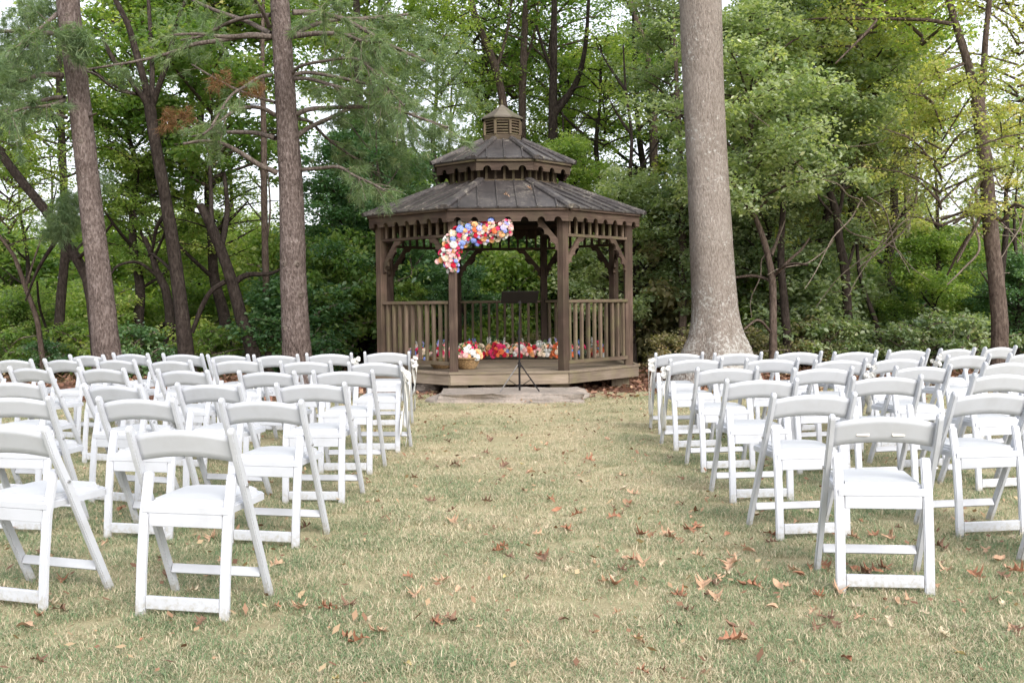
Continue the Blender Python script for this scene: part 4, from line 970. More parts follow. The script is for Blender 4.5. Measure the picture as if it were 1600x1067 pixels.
PROTO = {
 'broad': [crown_proto('broad', 31 + k, 2.7, 6.2, 38, 8, 80, .135, (.46, .26), .08) for k in range(2)],
 'tall': [crown_proto('tall', 41 + k, 1.9, 7.0, 34, 7, 70, .125, (.40, .26), .10, .7) for k in range(2)],
 'airy': [crown_proto('airy', 51 + k, 2.1, 5.0, 26, 7, 50, .10, (.42, .24), .12, .6, .15) for k in range(2)],
 'bush': [crown_proto('bush', 61 + k, 1.25, 2.3, 26, 6, 60, .11, (.30, .20), .0, .5) for k in range(3)],
 'weed': [crown_proto('weed', 71 + k, .65, .9, 16, 4, 34, .07, (.18, .09), .0, .5) for k in range(2)],
}
def crown_on(root, kind, var, loc, sc, rz, mat, limbmat='brownbark', squash=1.0):
    cm, lm = PROTO[kind][var % len(PROTO[kind])]; s = (sc, sc, sc * squash)
    l_ = link('limbs', lm, root, loc, (0, 0, rz), s, M[limbmat]); c = link('crown', cm, root, loc, (0, 0, rz), s, M[mat]); return c
TREES_G = {}
MARKS = [(-60, 'at the far left edge of the picture'), (120, 'behind the leftmost pine'), (225, 'between the leftmost pine and the five limbed trunk'), (330, 'left of the second pine'), (455, 'behind the second pine'), (540, 'between the second pine and the gazebo'), (640, 'behind the left part of the gazebo'),
         (760, 'behind the middle of the gazebo'), (900, 'behind the right part of the gazebo'), (1010, 'between the gazebo and the big grey trunk'), (1110, 'behind the big grey trunk'), (1215, 'behind the slim leaning trunk'), (1325, 'behind the dark crooked trunk'), (1440, 'left of the reddish divided trunk'), (1560, 'behind the reddish divided trunk'), (1680, 'at the far right edge of the picture')]
USED = {}
def place_label(what, x, y):
    u = 786 + FPX * (x / y); w = min(MARKS, key=lambda m: abs(m[0] - u))[1]
    for dep in ('', ', set farther back', ', deeper in the wood', ', farthest back there'):
        lb = what + ' ' + w + dep
        if lb not in USED: USED[lb] = 1; return lb
    return lb
def trunk_px(root_loc, pts, seg=12, rough=.05, n=None, flare=None):
    V, F = tube([(*(Vector(p[:3]) - root_loc), p[3]) for p in pts], seg, n, rough, flare); return V, F
def px_path(pts, d, dd=0.0):
    """pixel polyline [(u,v,width_px)] at distance d (drifting by dd) -> rows x,y,z,r"""
    out = []
    for i, (u, v, w) in enumerate(pts):
        dk_ = d + dd * i / max(1, len(pts) - 1); p = at(u, v, dk_); out.append((p.x, p.y, p.z, w / 2 * dk_ / FPX))
    return out
def big_trunk(label, cat, barkm, trunk, branches, d, crown=None, base_flare=1.25, seg=16, bd=None, rough=.05, extend=0., name=None, group=None, bseg=7, brm=None):
    """trunk: pixel polyline from base up; branches: list of pixel polylines; bd: how far branches drift in depth"""
    T = px_path(trunk, d); b0 = T[0]; gz = Vector((b0[0], b0[1], 0))
    # run the trunk down to the ground
    if b0[2] > .05:
        dirx = (T[1][0] - b0[0]) / max(.1, (T[1][2] - b0[2])); T = [(b0[0] - dirx * b0[2], b0[1], -.08, b0[3] * base_flare)] + T; gz = Vector((T[0][0], T[0][1], 0))
    if extend:
        a, b = T[-2], T[-1]; k = extend / max(.2, b[2] - a[2]); T.append((b[0] + (b[0] - a[0]) * k * .6, b[1] + .3, b[2] + extend, b[3] * .45))
    root = empty(name or 'tree', gz); tag(root, label, cat, group)
    n_ = max(10, int((T[-1][2] - T[0][2]) / .22))
    V, F = trunk_px(gz, T, seg, rough, n_); link('trunk', from_np('trunk', V, F, M[barkm], True), root)
    for i, bp in enumerate(branches):
        dd = (bd[i] if bd else random.uniform(-1.2, 1.2)); B = px_path(bp, d, dd); V, F = trunk_px(gz, B, bseg, .08, max(6, 4 * len(B))); link('branch', from_np('branch', V, F, M[brm or barkm], True), root)
    return root, gz, T
# ------------------------------------------------------------------ near trees
c3 = lambda L, w0, w1: [(300 + .2811 * x, .2811 * y, w0 + (w1 - w0) * i / (len(L) - 1)) for i, (x, y) in enumerate(L)]
def needles(root, gz, tufts, name='needles', mat='needle', per=26, L=.15, W=.0042, droopy=.25, seed=1):
    """tufts: rows x,y,z, dx,dy,dz  (world) -> bundles of needles"""
    r = np.random.default_rng(seed); T = np.asarray(tufts); n_ = len(T) * per
    P = np.repeat(T[:, :3], per, 0) + r.normal(0, .014, (n_, 3)); D = np.repeat(T[:, 3:], per, 0) * .8 + r.normal(0, .5, (n_, 3)); D[:, 2] -= droopy
    D /= np.linalg.norm(D, axis=1)[:, None]; s = np.cross(D, r.normal(0, 1, (n_, 3))); s /= np.linalg.norm(s, axis=1)[:, None]; l_ = (L * (.65 + .6 * r.random(n_)))[:, None]
    V = np.stack([P - s * W, P + s * W, P + D * l_], 1).reshape(-1, 3) - np.array(gz); F = np.arange(n_ * 3).reshape(-1, 3)
    return tag(link(name, from_np(name, V, F, M[mat], rnd=np.repeat(np.clip(r.random(n_) * .6 + .4 * np.repeat(r.random(len(T)), per), 0, 1), 3)), root), kind='stuff')
def twig_tufts(path, r, dens, spread, t0=.3, hang=.15):
    """twigs fanning from the outer part of a branch, each set with tufts"""
    P = smooth_path(path, 24); tw = []; tf = []
    for k in range(int(dens)):
        t = t0 + (1 - t0) * r.random(); i = min(22, int(t * 23)); p = P[i, :3]; ax = P[i + 1, :3] - P[i, :3]; ax /= np.linalg.norm(ax) + 1e-9
        d = ax * r.uniform(.2, 1.) + r.normal(0, .55, 3) * np.array([1, 1, .6]); d[2] -= hang; d /= np.linalg.norm(d); ln = spread * r.uniform(.35, 1.0)
        q = p + d * ln; q[2] -= ln * .12; tw.append([(*p, .007), (*((p + q) / 2 + [0, 0, .03]), .005), (*q, .003)])
        for j in range(int(3 + ln * 7)):
            f_ = .25 + .75 * r.random(); tf.append([*(p * (1 - f_) + q * f_), *d])
    return tw, tf
def cloud_tufts(specs, d, r):
    tf = []
    for (u, v, rad, n_, dd) in specs:
        c = at(u, v, d + dd); R_ = rad * (d + dd) / FPX
        for _ in range(n_):
            q = r.normal(0, .45, 3) * R_ * np.array([1, .8, .8]); dr = r.normal(0, 1, 3) * np.array([1, 1, .5]) + np.array([0, 0, -.3]); tf.append([*(np.array(c) + q), *(dr / np.linalg.norm(dr))])
    return tf
rp_ = np.random.default_rng(77)
# second pine
PD = 14.6
right_b = [([(545,185),(640,120),(770,0)], 9, 4, -1.5), ([(545,205),(650,150),(800,110),(960,105),(1100,90),(1200,80)], 9, 3, 1.5), ([(550,205),(700,188),(850,195),(960,235),(1050,235)], 10, 3, -1),
 ([(560,70),(700,75),(830,105),(960,170),(1100,250),(1300,345)], 10, 4, .8), ([(550,420),(600,370),(740,340),(890,325),(980,370),(1080,480),(1180,590)], 6, 2.5, -1.2), ([(555,420),(640,405),(780,425),(960,465),(1100,520),(1200,580)], 7, 3, 1),
 ([(560,440),(650,440),(800,480),(960,520),(1060,550)], 7, 3, -.8), ([(575,640),(650,610),(780,600),(960,595),(1100,600),(1250,650),(1423,710)], 9, 3, -.6), ([(580,760),(650,710),(760,660),(870,610),(960,598)], 9, 4, .8),
 ([(580,660),(660,680),(740,760),(860,850),(960,920),(1060,1000)], 6, 2.5, 1.6), ([(600,945),(720,935),(820,930),(900,975),(1000,1020),(1070,1060)], 7, 3, -1)]
left_b = [([(440,85),(320,95),(200,130),(60,200),(-60,225)], 8, 3, 1), ([(440,205),(330,200),(180,205),(40,190),(-100,195)], 10, 3, -1), ([(440,210),(330,195),(160,225),(0,250),(-100,290),(-300,340),(-600,390)], 10, 3, .4),
 ([(440,420),(380,430),(300,480),(210,540),(110,700)], 7, 3, -1.5), ([(460,570),(360,540),(230,490),(100,420),(0,360)], 5, 2.5, 1), ([(460,640),(380,600),(260,605),(150,680),(60,750)], 8, 3, -1), ([(465,770),(350,740),(200,735),(100,740),(0,760)], 9, 3, 1.2),
 ([(475,960),(380,920),(270,850),(170,800),(60,785),(-50,800)], 10, 4, -.5), ([(440,190),(300,120),(130,60),(0,0)], 9, 4, 1.4), ([(430,150),(400,80),(350,0)], 8, 5, -.6)]
allb = [c3(L, a * .95, b * 1.1) for L, a, b, _ in right_b + left_b]; alld = [x[3] for x in right_b + left_b]
root, gz, T = big_trunk('straight red brown pine beside the gazebo with arching bare lower branches', 'pine tree', 'pinebark',
    [(464, 553, 46), (459, 450, 41), (455, 300, 37), (446, 150, 32), (437, 0, 29), (428, -150, 26)], allb, PD, bd=alld, extend=4, seg=20, name='pine_tree', brm='limbbark'); PINES = [(root, T, gz, 51, 5)]
tw = []; tf = []
for L, a, b, dd in right_b:
    t_, f_ = twig_tufts(px_path(c3(L, a, b), PD, dd), rp_, 20, .62, .42); tw += t_; tf += f_
for L, a, b, dd in left_b:
    t_, f_ = twig_tufts(px_path(c3(L, a, b), PD, dd), rp_, 5, .5, .55); tw += t_; tf += f_
tf += cloud_tufts([(600,110,60,120,.5),(640,150,70,170,.8),(660,200,60,150,.3),(690,100,60,120,1),(620,230,50,100,1.2),(560,60,50,60,1),(500,130,30,30,.8),(660,60,60,90,1.4),(700,220,40,70,.6),(720,160,45,70,1.2),(590,180,50,80,1.),(640,270,45,50,1.4),(520,110,40,40,1),(330,60,50,50,1),(280,40,60,60,1.2)], PD, rp_)
tf = [t for t in tf if rp_.random() < .72]
V, F = join([tube(t, 3, 4) for t in tw]); tag(link('twigs', from_np('twigs', V - np.array(gz), F, M['twig']), root), kind='stuff'); needles(root, gz, tf, seed=5, per=22)
tfd = cloud_tufts([(262,188,26,26,.6),(395,135,20,16,-.4),(340,128,22,16,-.5),(405,140,16,10,-.6),(290,180,16,10,0)], PD, rp_); needles(root, gz, tfd, 'dead_needles', 'needle_dry', seed=6, per=20)
# first pine
c1 = lambda L, w0, w1: [(.2811 * x, .2811 * y, w0 + (w1 - w0) * i / (len(L) - 1)) for i, (x, y) in enumerate(L)]
P1b = [([(350,420),(250,415),(150,440),(0,490),(-150,560)], 9, 4, -.8), ([(360,545),(300,545),(180,580),(90,620),(0,670),(-120,740)], 8, 3, .6), ([(330,190),(200,180),(0,175),(-200,190)], 8, 4, 1), ([(315,80),(270,120),(215,170),(150,260)], 7, 3, -1),
       ([(370,655),(320,640),(290,650)], 6, 3, -.5), ([(490,650),(540,630)], 5, 2, -.4), ([(360,560),(260,590),(150,600),(20,640)], 6, 3, -1.2), ([(470,395),(540,420),(640,500),(720,520)], 4, 3, 2.)]
root, gz, T = big_trunk('leaning red brown pine, leftmost of the two pines behind the chairs', 'pine tree', 'pinebark',
    [(167, 555, 43), (157, 450, 38), (143, 330, 34), (129, 200, 33), (116, 90, 33), (106, 0, 34), (95, -140, 30)], [c1(L, a, b) for L, a, b, _ in P1b], 14.2, bd=[x[3] for x in P1b], extend=4, seg=20, name='pine_tree', brm='limbbark'); PINES.append((root, T, gz, 52, 6))
tf = []; tw = []
for L, a, b, dd in P1b[:4] + P1b[6:7]:
    t_, f_ = twig_tufts(px_path(c1(L, a, b), 14.2, dd), rp_, 16, .6, .35); tw += t_; tf += f_
tf += cloud_tufts([(115,60,28,90,-.7),(70,20,45,110,.5),(30,60,50,120,.8),(20,110,50,100,1),(60,95,40,80,.4),(25,150,45,70,.6),(100,345,32,150,1.4),(112,320,30,110,1.6),(85,365,24,60,1.4),(70,150,30,40,1.),(130,85,22,40,-.6),(40,0,60,80,1.5),(20,120,40,50,-.8),(160,280,26,30,1.2),(185,120,30,30,1.2)], 14.2, rp_)
V, F = join([tube(t, 3, 4) for t in tw]); tag(link('twigs', from_np('twigs', V - np.array(gz), F, M['twig']), root), kind='stuff'); needles(root, gz, tf, seed=8, per=22)
def knots(root, rows, gz, seed, n_):
    r = np.random.default_rng(seed); P = smooth_path(rows, 60)
    for k in range(n_):
        q = P[r.integers(4, 44)]; a = r.uniform(3.4, 6.0); d = np.array([math.cos(a), math.sin(a), .15]); c = q[:3] - np.array(gz)
        V, F = tube([(*(c + d * q[3] * .8), q[3] * .34), (*(c + d * q[3] * .98), q[3] * .26), (*(c + d * q[3] * 1.05), q[3] * .12), (*(c + d * q[3] * 1.03), .004)], 9, 6, .5); link('knot', from_np('knot', V, F, M['limbbark'], True), root)
for (rt, tt, gg, sd_, nn_) in PINES: knots(rt, tt, gg, sd_, nn_)
# the big grey trunk, flared at the root
def root_flare(gx, gy):
    def fl(z, a): return 1 + (.13 * math.cos(5 * a + .6) + .07 * math.cos(3 * a) + .04 * math.cos(9 * a + 2)) * math.exp(-max(0, z) / .5) + .018 * math.sin(3 * a + 1.3 * z) + .012 * math.sin(5 * a - .8 * z + 1)
    return fl
BD = 14.8; BT = px_path([(1120, 566, 150), (1120, 548, 116), (1119, 520, 92), (1117, 480, 78), (1112, 400, 73), (1106, 280, 69), (1100, 150, 68), (1095, 0, 70), (1090, -120, 70), (1085, -300, 62)], BD)
gz = Vector((BT[0][0], BD, 0)); root = empty('tree', gz); tag(root, 'massive pale grey trunk with lichen and a flared base, right of the gazebo', 'tree')
BT[0] = (BT[0][0], BD, -.05, BT[0][3]); rows = [(*(Vector(p[:3]) - gz), p[3] * .92) for p in BT]
V, F = tube(rows, 40, 90, .012, root_flare(0, 0))
r_ = np.random.default_rng(9)
link('trunk', from_np('trunk', V, F, M['greybark'], True), root)
ztop = rows[-1]; crown_on(root, 'broad', 0, (ztop[0], .3, ztop[2] - .3), 1.7, 1.1, 'leaf_mid')

# middle distance trees read from the photograph: label, bark, distance, trunk, branches, crowns (kind, var, u, v_base, scale, mat)
def mid_tree(label, barkm, d, trunk, branches=(), crowns=(), seg=10, extend=2.0, rough=.10, bd=None):
    root, gz, T = big_trunk(label, 'tree', barkm, trunk, branches, d, seg=seg, extend=extend, rough=rough, bd=bd)
    for (kind, var, u, v, sc, mat, dd) in crowns:
        p = at(u, v, d + dd) - gz; crown_on(root, kind, var, p, sc, random.uniform(0, 6.28), mat)
    return root
mid_tree('dark trunk forking into five limbs between the two pines', 'darkbark', 17.0, [(291, 552, 25), (283, 480, 22), (270, 380, 20), (255, 290, 18), (240, 210, 17), (234, 165, 18)],
    [[(233,170,11),(222,150,10),(200,120,9),(178,95,8),(160,60,6)], [(232,165,12),(226,130,11),(212,80,11),(200,40,9),(180,0,8)], [(236,165,9),(238,120,8),(236,70,7),(232,0,6)], [(238,165,10),(250,130,9),(264,90,8),(275,40,7),(290,0,5)], [(222,150,6),(190,140,5),(160,122,5),(145,110,4)], [(262,330,8),(245,355,6),(238,390,5),(232,400,4)], [(275,430,7),(255,410,5),(235,395,4)]],
    [('airy', 0, 230, 120, 1.0, 'leaf_lime', 2.), ('tall', 1, 215, 330, .75, 'leaf_mid', 2.5)], extend=0)
mid_tree('curving dark trunk leaning left behind the leftmost pine', 'darkbark', 16.6, [(152, 560, 18), (140, 450, 17), (120, 405, 16), (95, 365, 15), (68, 325, 14), (35, 285, 14), (5, 245, 13), (-30, 190, 11)],
    [[(95,365,8),(60,420,5),(40,470,3)], [(120,405,7),(150,380,5),(175,350,4)]], [('airy', 1, 20, 330, .6, 'leaf_mid', 1.)], extend=0)
mid_tree('upright near black trunk left of the leftmost pine', 'darkbark', 18.5, [(89, 557, 16), (95, 470, 15), (102, 380, 13), (98, 250, 11), (92, 100, 9)], [[(75,520,4),(62,480,4),(58,440,3)], [(98,420,5),(120,390,4),(150,360,3)]], [('airy', 0, 95, 330, .8, 'leaf_mid', 1.)])
mid_tree('slim sapling trunk curving at the far left edge', 'brownbark', 17.5, [(66, 560, 9), (58, 500, 8), (40, 450, 7), (22, 400, 6), (0, 370, 5), (-20, 330, 4)], [[(40,450,4),(55,400,3),(70,360,2)]], [('airy', 0, 15, 420, .55, 'leaf_lime', .5)], extend=0, seg=7)
mid_tree('dark leaning trunk forked like a Y, just left of the second pine', 'darkbark', 17.5, [(395, 550, 22), (378, 500, 20), (362, 440, 18), (345, 390, 17), (328, 350, 15), (312, 320, 12)],
    [[(345,390,10),(352,355,9),(355,320,8),(350,270,6)], [(330,350,9),(330,310,7),(328,260,6)], [(362,445,11),(385,430,9),(420,428,6),(440,420,4)], [(352,440,9),(330,455,8),(315,480,8),(300,520,7)]], [('broad', 1, 335, 330, .8, 'leaf_mid', 1.5)], extend=0)
mid_tree('slender vine covered straight trunk just left of the second pine', 'brownbark', 18.0, [(420, 550, 13), (416, 450, 11), (413, 330, 10), (412, 200, 9), (410, 100, 7)], [[(414,400,3),(422,330,3),(418,260,2)]], [('tall', 1, 415, 120, .7, 'leaf_lime', 1.)])
mid_tree('gnarled crooked trunk with low twisting boughs left of the forked tree', 'darkbark', 19.0, [(262, 552, 17), (266, 500, 15), (258, 450, 13), (245, 425, 11), (238, 400, 9), (225, 370, 7)],
    [[(245,430,6),(215,410,5),(185,415,4),(172,430,3)], [(240,405,5),(255,370,4),(262,345,3)], [(266,500,7),(240,520,6),(232,545,6)], [(225,375,5),(212,340,4),(205,310,3)]], [('broad', 0, 240, 470, .5, 'leaf_mid', 1.)], extend=0)
mid_tree('tall ivy grown dark trunk right of the second pine', 'darkbark', 21.0, [(532, 552, 18), (540, 450, 17), (552, 330, 17), (560, 200, 15), (558, 60, 12), (556, -40, 9)], [[(556,250,6),(590,215,5),(625,225,4)]], [('broad', 0, 560, 200, .8, 'leaf_mid', 1.5), ('bush', 0, 560, 270, .6, 'leaf_dark', -.3)])
mid_tree('short thick dark trunk low between the second pine and the gazebo', 'darkbark', 20.5, [(565, 555, 24), (572, 520, 20), (578, 470, 16), (585, 380, 13), (580, 250, 9)], [], [('broad', 1, 580, 470, .62, 'leaf_dark', .5)])
mid_tree('thin grey stem among dark leaves right of the second pine', 'twig', 19.5, [(534, 552, 9), (536, 500, 8), (541, 450, 7), (548, 400, 6)], [], [('tall', 0, 540, 520, .62, 'leaf_dark', .3)], seg=7)
for lab, d, tr, br in (('left trunk of the pair rising behind the gazebo cupola', 23., [(795, 330, 15), (790, 190, 13), (775, 110, 12), (752, 50, 11), (735, 0, 10)], [[(775,110,6),(790,60,5),(800,0,4)], [(752,50,5),(738,70,4)]]),
                       ('right trunk of the pair rising behind the gazebo cupola', 23.5, [(818, 330, 14), (816, 180, 12), (818, 90, 11), (822, 0, 9)], [[(817,110,5),(835,50,4),(842,0,3)]]),
                       ('dark trunk with two forks behind the right end of the upper roof', 22.5, [(866, 330, 17), (864, 190, 15), (865, 110, 12), (866, 0, 9)], [[(866,180,11),(888,150,10),(904,120,9),(915,70,7),(920,0,5)], [(866,120,6),(850,80,5),(838,40,4)], [(868,165,5),(895,140,4),(915,135,3)]]),
                       ('brown trunk between the gazebo roof and the big grey trunk', 24.5, [(1022, 330, 14), (1020, 180, 13), (1014, 110, 11), (1004, 60, 9), (985, 0, 7)], [[(1018,160,6),(1035,110,5),(1050,60,4)]])):
    mid_tree(lab, 'darkbark' if 'dark' in lab else 'brownbark', d, tr, br, [('airy', random.randint(0, 1), tr[2][0] + random.randint(-20, 20), 200, 1.0, random.choice(['leaf_mid', 'leaf_lime']), 2.)])
mid_tree('thin trunk hard against the left side of the big grey trunk', 'brownbark', 19., [(1066, 555, 14), (1067, 400, 12), (1064, 290, 10), (1060, 180, 8)], [], [('tall', 0, 1050, 230, .6, 'leaf_grey', 1.5)])
mid_tree('slim leaning trunk with pale curved branches right of the big grey trunk', 'brownbark', 16.6, [(1208, 552, 13), (1208, 500, 12), (1207, 440, 11), (1200, 400, 10), (1190, 365, 9), (1178, 335, 7), (1162, 308, 5)],
    [[(1204,440,6),(1195,435,5),(1175,431,5),(1148,434,4)], [(1210,430,5),(1222,418,5),(1240,412,4),(1262,414,3)], [(1216,425,5),(1235,405,5),(1252,390,4),(1265,372,3)], [(1205,520,4),(1185,500,4),(1162,515,3)], [(1205,400,6),(1216,370,5),(1225,330,4)]], [('broad', 0, 1175, 375, .66, 'leaf_grey', .1)], extend=0)
mid_tree('pair stem of dark bark just right of the slim leaning trunk', 'darkbark', 17.4, [(1232, 552, 15), (1226, 480, 13), (1220, 400, 11), (1224, 320, 9), (1230, 230, 6)], [], [('tall', 1, 1230, 330, .62, 'leaf_grey', 1.)])
mid_tree('dark crooked trunk in the thicket midway along the right side', 'darkbark', 17.8, [(1326, 552, 15), (1324, 480, 14), (1320, 420, 14), (1312, 380, 13), (1306, 330, 12), (1296, 300, 10)],
    [[(1312,380,8),(1308,350,7),(1316,310,6),(1320,260,4)], [(1320,425,6),(1330,400,5),(1345,340,4)], [(1306,340,5),(1280,310,4),(1260,260,3)]], [('broad', 1, 1310, 330, .7, 'leaf_grey', 1.)], extend=0)
mid_tree('black stem leaning left in the thicket on the right', 'darkbark', 18.4, [(1378, 552, 8), (1368, 500, 8), (1352, 460, 7), (1342, 420, 6), (1338, 360, 5)], [], [('airy', 1, 1350, 420, .6, 'leaf_dry', .8)], seg=7, extend=0)
mid_tree('bent black bough rising to a fork high on the right', 'darkbark', 19.5, [(1330, 330, 10), (1338, 210, 12), (1350, 175, 12), (1368, 152, 12), (1386, 132, 11), (1390, 110, 9)],
    [[(1388,118,8),(1402,108,7),(1425,92,6),(1450,70,4)], [(1390,112,7),(1384,85,6),(1372,60,5),(1362,40,3)], [(1392,118,5),(1420,116,4),(1440,112,3)]], [('airy', 0, 1380, 190, .85, 'leaf_lime', 1.), ('airy', 1, 1300, 230, .8, 'leaf_gold', -.4)], extend=0)
mid_tree('pale thin straight trunk half way along the right thicket', 'twig', 20.5, [(1428, 552, 10), (1420, 400, 9), (1416, 260, 8), (1414, 150, 7)], [], [('tall', 0, 1415, 280, .68, 'leaf_mid', 1.)], seg=7)
mid_tree('large reddish trunk dividing in two near the right edge', 'brownbark', 15.6, [(1562, 545, 26), (1562, 500, 25), (1556, 430, 24), (1549, 370, 23), (1542, 290, 21), (1534, 210, 20), (1527, 155, 21)],
    [[(1527,160,14),(1515,110,13),(1500,60,12),(1488,20,10),(1476,-30,9),(1465,-80,7)], [(1532,165,13),(1537,110,10),(1540,60,9),(1546,0,8),(1550,-70,6)], [(1488,38,7),(1450,32,6),(1400,30,5),(1340,30,4),(1290,29,3),(1250,32,2)], [(1370,32,4),(1355,50,4),(1330,75,3),(1305,100,2)],
     [(1505,100,5),(1480,110,4),(1450,120,3),(1430,140,3)], [(1545,330,6),(1530,345,5),(1500,390,4),(1480,430,3)], [(1538,270,6),(1525,300,5),(1530,340,5),(1510,380,4),(1495,410,3)], [(1548,330,6),(1565,345,5),(1585,320,5),(1610,330,4)], [(1545,340,5),(1520,330,5),(1490,350,4)]],
    [('airy', 0, 1440, 130, .85, 'leaf_lime', 1.0), ('airy', 1, 1340, 120, .7, 'leaf_gold', .8), ('airy', 0, 1470, 400, .62, 'leaf_gold', -.2), ('airy', 1, 1590, 200, .6, 'leaf_gold', .3), ('airy', 0, 1560, 20, .9, 'leaf_mid', 1.)], seg=14, extend=0)
# dangling bare vines
for lab, pts, d in (('bare pale vine hanging beside the reddish divided trunk', [(1525,290,4),(1515,320,4),(1522,350,4),(1530,390,4),(1505,420,3),(1480,445,2)], 15.3), ('bare arching twig hanging in front of the right thicket', [(1432,150,3),(1428,210,4),(1432,300,4),(1420,350,3),(1390,380,3),(1340,420,2)], 16.5)):
    P = px_path(pts, d, .4); V, F = tube(P, 6, 24, .1); o = link('vine', from_np('vine', V, F, M['twig'], True)); tag(o, lab, 'vine')

vr = random.Random(5)
for k in range(22):
    u0, v0, d = vr.uniform(1180, 1600), vr.uniform(190, 380), vr.uniform(15.8, 17.6); pts = [(u0, v0, 2.6)]; du, dv = vr.choice([-1, 1]) * vr.uniform(10, 32), vr.uniform(8, 34)
    for j in range(5): u0 += du + vr.uniform(-12, 12); v0 += dv + vr.uniform(-10, 10); dv -= vr.uniform(0, 9) * (1 if k % 2 else -.4); pts.append((u0, v0, 2.4 - .3 * j))
    P = px_path(pts, d, vr.uniform(-.6, .6)); V, F = tube(P, 5, 18, .1); c = P[2]
    o = link('vine', from_np('vine', V, F, M['twig'], True)); tag(o, place_label(vr.choice(['thin bare vine looping', 'bare pale twig hanging', 'dry crooked vine trailing']), c[0] - .05, c[1]), 'vine', 'bare vines strung through the right thicket')
# ------------------------------------------------------------------ wood behind: many more trees and bushes of their own
def trunk_proto(seed):
    r = np.random.default_rng(seed); P = [(0, 0, -.1, .17)]; x = y = 0
    for k in range(1, 8): x += r.normal(0, .14); y += r.normal(0, .14); P.append((x, y, k * 1.5, .155 * (1 - k / 9)))
    parts = [tube(P, 9, 24, .1)]
    for k in range(5):
        i = 2 + k % 5; p = np.array(P[i][:3]); a = r.uniform(0, 6.28); q = p + np.array([math.cos(a), math.sin(a), 1.1]) * r.uniform(.9, 1.7); parts.append(tube([(*p, .06), (*((p + q) / 2 + [0, 0, -.08]), .045), (*q, .02)], 6, 6))
    V, F = join(parts); return from_np('trunk', V, F, M['darkbark'], True)
TP = [trunk_proto(200 + k) for k in range(4)]
def back_tree(x, y, h, kind, mat, lab, grp, base=.18, cw=1.0, barkm='darkbark'):
    root = empty('tree', (x, y, 0)); tag(root, lab, 'tree', grp); s = h / 10.5
    link('trunk', random.choice(TP), root, (0, 0, 0), (0, 0, random.uniform(0, 6.28)), (s * .85, s * .85, s), M[barkm])
    ch = {'broad': 6.8, 'tall': 7.6, 'airy': 5.4}[kind]; sc = h * (1 - base) / ch
    crown_on(root, kind, random.randint(0, 1), (0, 0, h * base), sc, random.uniform(0, 6.28), mat, barkm); root.children[-1].scale = (sc * cw, sc * cw, sc); root.children[-2].scale = (sc * cw, sc * cw, sc)
def visible_x(y): return .58 * y + 3.5
GRP = {'leaf_mid': ('leafy mid green tree', 'green trees of the wood behind'), 'leaf_lime': ('bright yellow green tree', 'yellow green trees of the wood behind'),
       'leaf_grey': ('glossy grey green tree', 'grey green trees of the wood behind'), 'leaf_dark': ('dark green tree', 'dark trees of the wood behind'), 'leaf_gold': ('golden leaved tree', 'golden trees of the wood behind')}
rr_ = random.Random(21)
def placed(what, u, v0, v1, d, kind, mat, cw=1.0):
    b, t = at(u, v0, d), at(u, v1, d); h = t.z; base = max(.02, b.z / h)
    back_tree(b.x, d, h, kind, mat, what, None, base, cw)
for q in [('broad grey green crown overhanging the slim leaning trunk on the right', 1205, 470, 150, 18.6, 'broad', 'leaf_grey', 1.), ('grey green tree half hidden behind the big grey trunk', 1105, 520, 210, 19.4, 'broad', 'leaf_grey', .9),
          ('pale grey green tree beside the right eave of the gazebo', 990, 540, 215, 19.6, 'broad', 'leaf_grey', .8), ('airy yellow green crown high on the right beneath the long bare bough', 1290, 240, -40, 18.9, 'airy', 'leaf_lime', 1.3), ('darker crown at the top just right of the big grey trunk', 1180, 200, -60, 21, 'tall', 'leaf_mid', 1.2),
          ('low bright green tree left of the reddish divided trunk', 1455, 560, 320, 18.3, 'broad', 'leaf_mid', 1.), ('low dark tree at the right edge behind the reddish divided trunk', 1590, 570, 360, 17.9, 'broad', 'leaf_dark', 1.), ('loose pale crown behind the bent black bough', 1400, 320, 60, 20.2, 'airy', 'leaf_lime', 1.3),
          ('sparse golden green crown crossing the reddish divided trunk', 1565, 330, 130, 17.6, 'airy', 'leaf_gold', 1.2), ('airy yellow green crown left of the cupola', 690, 210, -40, 22.4, 'airy', 'leaf_lime', 1.2), ('airy green crown right of the cupola', 945, 260, 20, 22.6, 'airy', 'leaf_mid', 1.2),
          ('loose light green crown filling the sky right of the cupola', 900, 330, 30, 24.5, 'tall', 'leaf_lime', 1.5), ('loose green crown high between the gazebo and the big grey trunk', 1010, 330, -20, 25.5, 'tall', 'leaf_mid', 1.4), ('light green crown rising behind the cupola', 790, 330, 20, 26.5, 'tall', 'leaf_lime', 1.4), ('airy light green crown high above the left pines', 300, 260, -40, 24, 'airy', 'leaf_lime', 1.4),
          ('yellow green crown just right of the lower gazebo roof', 885, 430, 180, 21.2, 'broad', 'leaf_lime', .8), ('thin sunlit tree low at the left edge', 50, 570, 420, 20.4, 'airy', 'leaf_lime', 1.3), ('bright green crown behind the five limbed trunk', 215, 350, 120, 19.4, 'airy', 'leaf_mid', 1.5), ('green crown between the five limbed trunk and the second pine', 345, 440, 190, 19.8, 'airy', 'leaf_lime', 1.5),
          ('dark dense tree close behind the left eave of the gazebo', 600, 520, 270, 19.2, 'broad', 'leaf_dark', .9), ('dark leafy tree seen through the gazebo', 720, 560, 380, 19.0, 'broad', 'leaf_dark', 1.1), ('lower green crown behind the left railing', 640, 560, 420, 18.8, 'broad', 'leaf_mid', .9)]: placed(*q)
